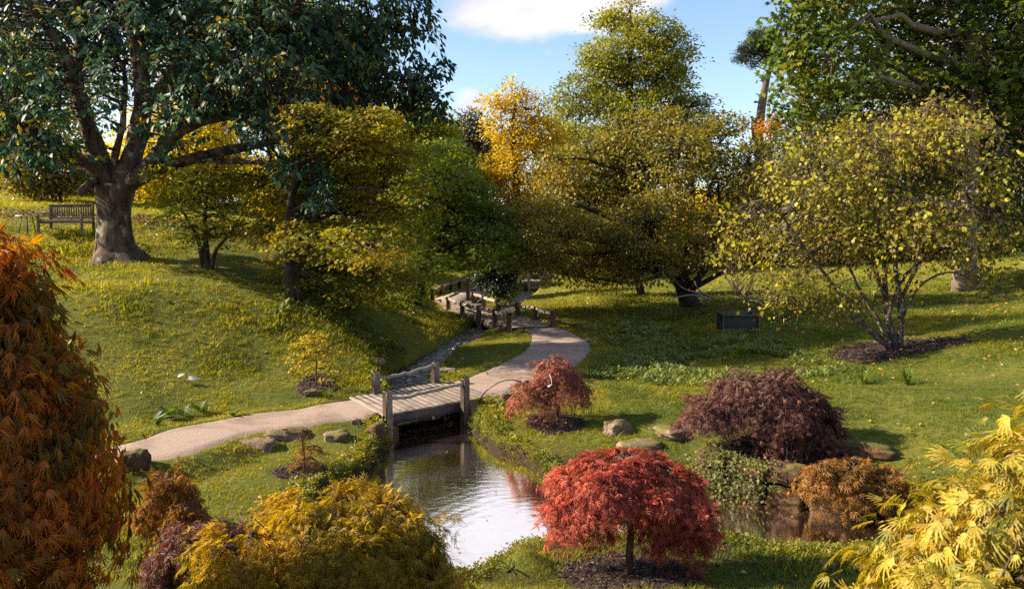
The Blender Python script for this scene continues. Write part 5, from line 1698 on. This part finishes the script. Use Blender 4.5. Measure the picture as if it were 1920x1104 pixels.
# third bridge further up
root = thing('plank_bridge', 'plank bridge on timber piles further up the stream', 'bridge', (1.9, 42.5, 0.2))
a, b_ = np.array([.45, 42.4]), np.array([4.2, 43.2])
d = norm(np.array([*(b_ - a), 0])); nrm3 = np.cross(up3, d)
for k in range(26):
    c = lerp(a, b_, (k + .5) / 26)
    mb = MB(); mb.box((c[0], c[1] + .55, .34), (np.linalg.norm(b_ - a) / 26 - .012, 1.5, .05), np.array([d, nrm3, up3]))
    mb.build('plank', M['deck'], root)
for o_ in (-.14, 1.1):
    mb = MB(); c = (a + b_) / 2 + nrm3[:2] * o_
    mb.box((c[0], c[1], .2), (np.linalg.norm(b_ - a), .14, .22), np.array([d, nrm3, up3]), .01); mb.build('beam', M['dark_post'], root)
for f in (.12, .38, .64, .9):
    c = lerp(a, b_, f) - nrm3[:2] * .25
    post('post', root, c[0], c[1], -.55, .92, .16, M['post'], math.atan2(d[1], d[0]))
rail(root, (*(lerp(a, b_, .12) - nrm3[:2] * .25), .78), (*(lerp(a, b_, .9) - nrm3[:2] * .25), .78), .05, M['rail'], .01)

# ------------------------------------------------------------------ bench and table
bx, by, _ = at(125, 437, 23.5)
bz = gz(bx, by)
root = thing('garden_bench', 'slatted wooden garden bench facing the slope beside the big trunk', 'bench', (bx, by, bz), rotz=0)
yawb = -0.12
RB = Matrix.Rotation(yawb, 3, 'Z')
AXB = np.array(RB.transposed())          # rows: bench x, y, z in world


def bpt(x, y, z):
    v = RB @ Vector((x, y, z))
    return np.array([bx + v.x, by + v.y, bz + v.z])


def bbox(name, x, y, z, s, bev=.006):
    mb = MB(); mb.box(bpt(x, y, z), s, AXB, bev)
    return mb.build(name, M['bench'], root)


W = 1.52
for sx in (-1, 1):
    bbox('leg', sx * (W / 2 - .03), -.27, .30, (.065, .065, .62)); bbox('leg', sx * (W / 2 - .03), .27, .43, (.065, .065, .90))
    bbox('armrest', sx * (W / 2 - .03), -.02, .635, (.075, .66, .03)); bbox('side_rail', sx * (W / 2 - .03), 0, .36, (.04, .48, .07))
bbox('front_rail', 0, -.27, .375, (W - .12, .035, .08)); bbox('back_rail', 0, .27, .50, (W - .12, .04, .06)); bbox('top_rail', 0, .275, .89, (W, .05, .10))
for k in range(5):
    bbox('seat_slat', 0, -.25 + k * .115, .43, (W - .06, .085, .022))
for k in range(17):
    bbox('back_slat', -W / 2 + .11 + k * (W - .22) / 16, .275, .685, (.045, .018, .32), .003)
tx, ty, _ = at(50, 405, 23.2)
tz = gz(tx, ty)
root = thing('garden_table', 'small round white topped table to the left of the bench', 'table', (tx, ty, tz))
top_z = max(at(50, 404, 23.2)[2], tz + .5)
mb = MB(); a = np.linspace(0, 6.283, 29)[:-1]
mb.tube([(tx, ty, top_z - .03), (tx, ty, top_z)], [.29, .29], 28); mb.build('tabletop', M['white'], root)
for k in range(4):
    q = k * 1.571 + .6
    mb = MB(); mb.tube([(tx + math.cos(q) * .22, ty + math.sin(q) * .22, tz - .03), (tx + math.cos(q) * .14, ty + math.sin(q) * .14, top_z - .03)], [.014, .014], 6); mb.build('leg', M['black'], root)

# ------------------------------------------------------------------ small things
# slatted dark tree guard
gxx, gyy, _ = at(1383, 622, 22.5)
gzz = gz(gxx, gyy)
root = thing('tree_guard', 'dark green open crate like tree guard on the lawn under the hazel', 'tree guard', (gxx, gyy, gzz))
for (ox, oy, wx, wy, nm) in ((0, -.3, 1.05, .03, 'panel'), (0, .3, 1.05, .03, 'panel'), (-.52, 0, .03, .58, 'panel'), (.52, 0, .03, .58, 'panel')):
    mb = MB(); mb.box((gxx + ox, gyy + oy, gzz + .24), (wx - .02, wy, .50), None, .004); mb.build(nm, M['dark_green'], root)
    for zz in (.04, .475):
        mb = MB(); mb.box((gxx + ox, gyy + oy * 1.07, gzz + zz + .02), (wx + .05, wy + .05, .045), None, .006); mb.build('frame_rail', M['dark_post'], root)
for sx in (-1, 1):
    for sy in (-1, 1):
        mb = MB(); mb.box((gxx + sx * .535, gyy + sy * .325, gzz + .27), (.05, .05, .56), None, .006); mb.build('corner_post', M['dark_post'], root)


def ground_hit(px, py):
    d = 6.0
    for _ in range(700):
        x, y, zz = at(px, py, d)
        if zz <= gz(x, y):
            break
        d *= 1.005
    return np.array([x, y, gz(x, y)])


def plant_label(label, px, py, h, s):
    p = ground_hit(px, py)
    root = thing('plant_label', label, 'plant label', p)
    mb = MB(); mb.tube([p + [0, 0, -.06], p + [0, .0, h]], [.007, .007], 6); mb.build('stake', M['black'], root)
    mb = MB(); mb.box(p + np.array([0, -.012, h + s * .2]), (s, .006, s * .62), np.array([[1, 0, 0], [0, .5, .866], [0, -.866, .5]]), .002); mb.build('plate', M['black'], root)


plant_label('black plant label on a stake beside the tiny orange maple', 536, 848, .36, .10)
plant_label('black plant label on the right lawn near the pale trunk', 1848, 575, .24, .22)
p = ground_hit(1046, 1058)
root = thing('garden_stake', 'thin rusty stake left of the crimson maple', 'stake', p)
mb = MB(); mb.tube([p + [0, 0, -.06], p + [.005, 0, .24]], [.008, .007], 6); mb.build('rod', M['twig'], root)
mb = MB(); mb.tube([p + [.005, 0, .24], p + [.005, 0, .27]], [.012, .008], 6); mb.build('cap', M['twig'], root)


def hoop(label, pts, r=.010):
    P = catmull(pts, 30)
    root = thing('wire_hoop', label, 'hoop', P[0])
    mb = MB(); mb.tube(P, np.full(30, r), 6); mb.build('rod', M['black'], root, smooth=True)
    mb = MB(); mb.tube([P[0] + [0, 0, -.02], P[0] + [0, 0, .06]], [r * 1.7, r * 1.5], 6); mb.build('foot', M['black'], root)


p0 = ground_hit(840, 712); e = ground_hit(879, 692)
hoop('bent black rod arching over the grass beyond the footbridge', [p0 - [0, 0, .05], p0 + [.06, 0, .22], at(858, 681, p0[1] + .1), at(872, 675, p0[1] + .2), at(880, 684, e[1] - .05)])
p0 = ground_hit(891, 772)
hoop('long black rod arching from the bridge abutment into the pink maple', [p0 - [0, 0, .08], at(898, 752, p0[1]), at(915, 730, p0[1] - .05), at(940, 715, p0[1] - .1), at(965, 712, p0[1] - .15), at(985, 718, p0[1] - .2), at(993, 727, p0[1] - .25)])

# white tag hanging in the pink maple
c = np.array(at(1031, 723, PINK[1] - .62))
root = thing('plant_tag', 'white tag hanging from a twig of the pink maple', 'tag', c)
mb = MB(); mb.box(c, (.075, .004, .028), np.array([[.85, 0, .53], [0, 1, 0], [-.53, 0, .85]])); mb.build('card', M['white'], root)
mb = MB(); mb.tube([c + [.035, 0, .02], c + [.03, .1, .10], c + [0, .25, .16]], [.003] * 3, 4); mb.build('tie', M['white'], root)

# pale plant at the path edge, ferns, leaf clumps
def rosette(name, label, cat, p, n, ln, mat, tpl, up=.9, group=None, size_var=.3):
    root = thing(name, label, cat, p, group)
    a = rng.random(n) * 6.283
    ax = np.stack([np.cos(a), np.sin(a), rng.uniform(up * .6, up * 1.4, n)], 1)
    nr = np.stack([-np.cos(a) * .8, -np.sin(a) * .8, np.ones(n)], 1)
    pos = np.tile(np.array(p), (n, 1)) + rng.normal(0, ln * .06, (n, 3)) * [1, 1, .2]
    fr = leaf_frames(pos, ax, nr, ln * rng.uniform(1 - size_var, 1 + size_var, n))
    V, T = leaf_geo(fr, tpl)
    mesh_obj('foliage', V, T, mat, root, kind='stuff')
    return root


def tpl_frond(n=13):
    V = []; T = []
    for k in range(n):
        f = .08 + .9 * k / n
        c = np.array([0, f, .25 * math.sin(f * 2.2) - .55 * f * f])
        w = .26 * math.sin(min(1, f * 1.15 + .12) * 3.0) + .015
        for s in (-1, 1):
            i = len(V)
            V += [tuple(c + [0, -.028, 0]), tuple(c + [s * w, .09, -.06]), tuple(c + [0, .028, 0])]
            T.append((i, i + 1, i + 2) if s > 0 else (i + 2, i + 1, i))
    return np.array(V), np.array(T)


FROND = tpl_frond()
for k, (px, py, txt) in enumerate(((316, 786, 'bright fern with arching fronds at the path edge'), (345, 782, 'fern just right of the brightest fern by the path'), (290, 800, 'fern at the path edge next to the bronze maple'), (378, 776, 'fern on the verge between two grass clumps'))):
    rosette('fern', txt, 'fern', ground_hit(px, py), 11, .34 if k else .42, L['fern'], FROND, .9, 'ferns along the path verge')
rosette('pale_leaf_plant', 'small plant with a few broad pale leaves at the path edge', 'plant', ground_hit(436, 784), 7, .20, L['weed'], tpl_ovate(.3, .1), 1.3)
rosette('bog_plant', 'small light green plant at the foot of the grassy pond edge mound', 'plant', ground_hit(955, 1070), 8, .17, L['weed'], tpl_ovate(.14, .3), .9)
BLADE = (np.array([(-.02, 0, 0), (.02, 0, 0), (.022, .5, .02), (-.022, .5, .02), (0, 1, -.14)]), np.array([(0, 1, 2), (0, 2, 3), (3, 2, 4)]))
for k, (px, py) in enumerate(((1240, 640), (1262, 668), (1268, 632), (1400, 600), (1350, 650), (1300, 630), (1390, 665), (1620, 720), (1700, 722), (1470, 600), (1500, 585), (1560, 590), (1200, 662), (1160, 690))):
    rosette('grass_clump', 'tufted clump of dark coarse grass on the right lawn', 'grass clump', ground_hit(px, py), 46, .34, L['grass_lush'], BLADE, 1.5, 'coarse grass clumps on the right lawn', .45)
rosette('grass_clump', 'bright grass clump on the verge left of the footbridge', 'grass clump', ground_hit(612, 748), 60, .26, L['grass_lush'], BLADE, 1.5)
for k, (px, py, s) in enumerate(((333, 716, .16), (350, 721, .24))):
    p = ground_hit(px, py)
    V, T = leaf_geo(leaf_frames(np.array([p + [0, 0, .09]]), np.array([[.8, .2, .1 + .5 * (1 - k)]]), np.array([[.1, -.5, .8]]), np.array([s])), tpl_ovate(.3, .3))
    tag(mesh_obj('fallen_leaf', V, T, L['pale_leaf']), ('upright bleached leaf on the left slope', 'large bleached leaf lying on the left slope')[k], 'leaf', 'bleached leaves on the slope')

# ------------------------------------------------------------------ grass, ground cover and litter
def scatter(name, tpl, pts, rot, scl, mat, label=None):
    """instances of a small tuft on every point; the tuft's own mesh travels inside the object"""
    V, T = tpl
    nV, nP = len(V), len(pts)
    me = raw_mesh(name, np.vstack([V, pts]), T, mat)
    for nm, typ, key, val in (('is_tuft', 'FLOAT', 'value', np.concatenate([np.ones(nV), np.zeros(nP)])), ('rot', 'FLOAT_VECTOR', 'vector', np.vstack([np.zeros((nV, 3)), rot])), ('scl', 'FLOAT', 'value', np.concatenate([np.ones(nV), scl]))):
        at_ = me.attributes.new(nm, typ, 'POINT')
        at_.data.foreach_set(key, np.asarray(val, np.float32).ravel())
    o = bpy.data.objects.new(name, me); C.objects.link(o)
    o['kind'] = 'stuff'
    g = bpy.data.node_groups.new(name + ' scatter', 'GeometryNodeTree')
    g.interface.new_socket('Geometry', in_out='INPUT', socket_type='NodeSocketGeometry')
    g.interface.new_socket('Geometry', in_out='OUTPUT', socket_type='NodeSocketGeometry')
    N, K = g.nodes, g.links
    i = N.new('NodeGroupInput'); ou = N.new('NodeGroupOutput')

    def attr(nm, typ):
        a = N.new('GeometryNodeInputNamedAttribute'); a.data_type = typ; a.inputs['Name'].default_value = nm
        return [s for s in a.outputs if s.enabled][0]
    cmp_ = N.new('FunctionNodeCompare'); cmp_.data_type = 'FLOAT'; cmp_.operation = 'GREATER_THAN'
    K.new(attr('is_tuft', 'FLOAT'), cmp_.inputs[0]); cmp_.inputs[1].default_value = .5
    sep = N.new('GeometryNodeSeparateGeometry'); sep.domain = 'POINT'
    K.new(i.outputs[0], sep.inputs[0]); K.new(cmp_.outputs[0], sep.inputs[1])
    m2p = N.new('GeometryNodeMeshToPoints')
    K.new(sep.outputs[1], m2p.inputs[0])
    ins = N.new('GeometryNodeInstanceOnPoints')
    K.new(m2p.outputs[0], ins.inputs['Points']); K.new(sep.outputs[0], ins.inputs['Instance'])
    e2r = N.new('FunctionNodeEulerToRotation'); K.new(attr('rot', 'FLOAT_VECTOR'), e2r.inputs[0])
    K.new(e2r.outputs[0], ins.inputs['Rotation']); K.new(attr('scl', 'FLOAT'), ins.inputs['Scale'])
    K.new(ins.outputs[0], ou.inputs[0])
    md = o.modifiers.new('scatter', 'NODES'); md.node_group = g
    return o


def tuft(n, h, spread, w, lean, seed):
    r = np.random.default_rng(seed)
    a = r.random(n) * 6.283; d = np.sqrt(r.random(n)) * spread
    pos = np.stack([np.cos(a) * d, np.sin(a) * d, np.full(n, -.012)], 1)
    b2 = r.random(n) * 6.283
    ax = np.stack([np.cos(b2) * lean, np.sin(b2) * lean, np.ones(n)], 1) + r.normal(0, .2, (n, 3))
    nr = np.stack([-np.cos(b2), -np.sin(b2), np.full(n, .4)], 1)
    t = (np.array([(-w, 0, 0), (w, 0, 0), (w * .8, .55, .03), (-w * .8, .55, .03), (0, 1, -.18)]), np.array([(0, 1, 2), (0, 2, 3), (3, 2, 4)]))
    return leaf_geo(leaf_frames(pos, ax, nr, h * r.uniform(.6, 1.25, n)), t)


def field(y0, y1, dens, r, xm=1.08):
    """random points of the ground inside the view between two distances"""
    xr = lambda y: y * 960 / FPX * xm + .6
    n = int((y1 - y0) * 2 * xr((y0 + y1) / 2) * dens)
    y = y0 + (y1 - y0) * r.random(n)
    x = (r.random(n) * 2 - 1) * xr(y)
    return np.stack([x, y], 1)


r = np.random.default_rng(77)
P = np.concatenate([field(7.0, 10, 290, r), field(10, 14, 215, r), field(14, 19, 150, r), field(19, 26, 75, r), field(26, 36, 26, r), field(36, 60, 6, r)])
P = P[bumps(P, 1.9, 71) + .7 * bumps(P, 6.5, 72) + r.normal(0, .25, len(P)) > -.62]
SD, WL = water_info(P)
PS, DS = path_sd(P), deck_sd(P)
Z = gzf(P)
open_ = (SD > .05) & (PS > -.03 + .09 * rng.random(len(P))) & (DS > .02) & ~bed_mask(P)
P, Z, SD, WL, PS = P[open_], Z[open_], SD[open_], WL[open_], PS[open_]
# long and short patches
pat = bumps(P, .9, 21) + .6 * bumps(P, 2.4, 22)
bank = SD < .75
near_path = PS < .35
mow = np.clip(.62 + .45 * pat, .35, 1.35)
mow = np.where((P[:, 0] > -1.3) & (P[:, 0] < 1.2) & (P[:, 1] > 17) & (P[:, 1] < 27), .45, mow)       # the close mown spit between stream and path
mow = np.where(near_path, np.minimum(mow, .6 + PS), mow)
tall = np.clip(bumps(P, 3.2, 61) + .5 * bumps(P, 8.0, 62), 0, 1)
mow = mow * np.exp(r.normal(0, .28, len(P))) * (1 + .5 * tall)
far_k = np.clip(P[:, 1] / 14, .8, 3.2)
rot = np.column_stack([r.normal(0, .12, len(P)), r.normal(0, .12, len(P)), r.random(len(P)) * 6.283])
pts = np.column_stack([P, Z])
lush = ((P[:, 0] > 2.0) & (P[:, 1] < 19) | (P[:, 0] > 4)) & (bumps(P, .7, 25) + r.normal(0, .25, len(P)) > -.25)
gsel = ~bank | (r.random(len(P)) < .9)
for nm, msk, mat, h in (('grass', gsel & ~lush, 'grass', .078), ('lush_grass', gsel & lush, 'grass_lush', .078)):
    for v in range(2):
        k = msk & ((np.arange(len(P)) % 2) == v)
        scatter(nm, tuft(18, h, .085, .040, .55, 5 + v), pts[k], rot[k], (mow * far_k)[k], L[mat])
# ground cover on the banks and in patches on the slopes
cov = np.concatenate([field(7.5, 13, 560, r), field(13, 20, 240, r)])
SDc, _ = water_info(cov); PSc, DSc = path_sd(cov), deck_sd(cov)
nz_ = bumps(cov, 1.6, 31)
k = (SDc > .01) & (PSc > .1) & (DSc > .03) & ~bed_mask(cov) & ((r.random(len(cov)) < .55) & (SDc < .30 + .4 * (nz_ + .2)) | ((nz_ > .5) & (cov[:, 1] < 15) & (cov[:, 0] < 1)))
cov = cov[k]
pc = np.column_stack([cov, gzf(cov) + .01])
n = 26
a = r.random(n) * 6.283; d = np.sqrt(r.random(n)) * .075
ax = np.stack([np.cos(a), np.sin(a), r.uniform(.1, 1.0, n)], 1); nr = np.stack([-np.cos(a) * .6, -np.sin(a) * .6, np.ones(n)], 1) + r.normal(0, .3, (n, 3))
cl = leaf_geo(leaf_frames(np.stack([np.cos(a) * d, np.sin(a) * d, r.uniform(-.01, .04, n)], 1), ax, nr, .024 * r.uniform(.6, 1.4, n)), tpl_ovate(.4, .1))
scatter('ground_cover', cl, pc, np.column_stack([r.normal(0, .3, len(pc)), r.normal(0, .3, len(pc)), r.random(len(pc)) * 6.283]), r.uniform(.6, 1.5, len(pc)) * np.clip(pc[:, 1] / 11, .9, 1.8), L['cover'])
# pale weeds right of the curved path and along the left stream bank
w = field(13, 27, 60, r)
SDw, _ = water_info(w); PSw, DSw = path_sd(w), deck_sd(w)
nz_ = bumps(w, 1.1, 41) + .4 * bumps(w, 4, 42)
reg = ((w[:, 0] > 1.3) & (w[:, 0] < 7.5) & (w[:, 1] > 15.5) & (w[:, 1] < 25) & (nz_ > -.15)) | ((w[:, 0] < -2.9) & (w[:, 0] > -6) & (w[:, 1] > 17) & (nz_ > .1)) 
k = reg & (SDw > .12) & (PSw > .5) & (DSw > .2) & ~bed_mask(w)
w = w[k]
pw = np.column_stack([w, gzf(w)])
n = 15
a = r.random(n) * 6.283
ax = np.stack([np.cos(a), np.sin(a), r.uniform(.3, 1.6, n)], 1); nr = np.stack([-np.cos(a) * .8, -np.sin(a) * .8, np.ones(n)], 1)
wl_ = leaf_geo(leaf_frames(np.stack([np.cos(a) * .04, np.sin(a) * .04, r.uniform(0, .07, n)], 1), ax, nr, .075 * r.uniform(.6, 1.4, n)), tpl_ovate(.2, .25))
scatter('weeds', wl_, pw, np.column_stack([r.normal(0, .2, len(pw)), r.normal(0, .2, len(pw)), r.random(len(pw)) * 6.283]), r.uniform(.6, 1.4, len(pw)), L['weed'])
# fallen leaves
f = np.concatenate([field(7.5, 14, 5.0, r), field(14, 26, 3.2, r), field(26, 40, 3.0, r), np.stack([r.uniform(2.5, 17, 1300), 14 + 20 * r.random(1300)], 1), np.stack([r.uniform(-14, -5, 350), 15 + 9 * r.random(350)], 1)])
SDf, _ = water_info(f); DSf = deck_sd(f)
k = (SDf > .1) & (DSf > .05) & ((path_sd(f) > .1) | (r.random(len(f)) < .45))
f = f[k]
lit = (f[:, 0] > 3) | (f[:, 1] > 25) | (r.random(len(f)) < .55)
f = f[lit]
nn = len(f)
pos = np.column_stack([f, gzf(f) + np.where(path_sd(f) > 0, .055, .03)])
ax = r.normal(size=(nn, 3)); ax[:, 2] *= .25
nr = r.normal(size=(nn, 3)) * .35; nr[:, 2] += 1
V, T = leaf_geo(leaf_frames(pos, ax, nr, r.uniform(.035, .10, nn) * np.clip(f[:, 1] / 16, .8, 1.5)), tpl_ovate(.32, .25))
tag(mesh_obj('fallen_leaves', V, T, L['litter']), kind='stuff')
q = np.stack([r.uniform(-2.6, 5.0, 420), r.uniform(8.2, 15, 420)], 1)
sq, _ = water_info(q)
q = q[(sq < -.04) & ((sq > -.35) | (r.random(420) < .25))]
pos = np.column_stack([q, np.full(len(q), POND_Z + .006)])
ax = r.normal(size=pos.shape); ax[:, 2] = 0
nr = r.normal(size=pos.shape) * .06; nr[:, 2] += 1
V, T = leaf_geo(leaf_frames(pos, ax, nr, r.uniform(.025, .06, len(q))), tpl_ovate(.34, .04))
tag(mesh_obj('floating_leaves', V, T, L['litter']), kind='stuff')
# band of russet litter at the edge of the far left lawn
f = np.stack([r.uniform(-22, -6, 2600), 26.5 + r.normal(0, .7, 2600)], 1); f[:, 1] += .15 * (f[:, 0] + 14)
pos = np.column_stack([f, gzf(f) + .05])
ax = r.normal(size=(2600, 3)); nr = r.normal(size=(2600, 3)) * .5; nr[:, 2] += 1
V, T = leaf_geo(leaf_frames(pos, ax, nr, r.uniform(.06, .14, 2600)), tpl_ovate(.36, .3))
tag(mesh_obj('leaf_litter', V, T, L['hazel_brown']), kind='stuff')
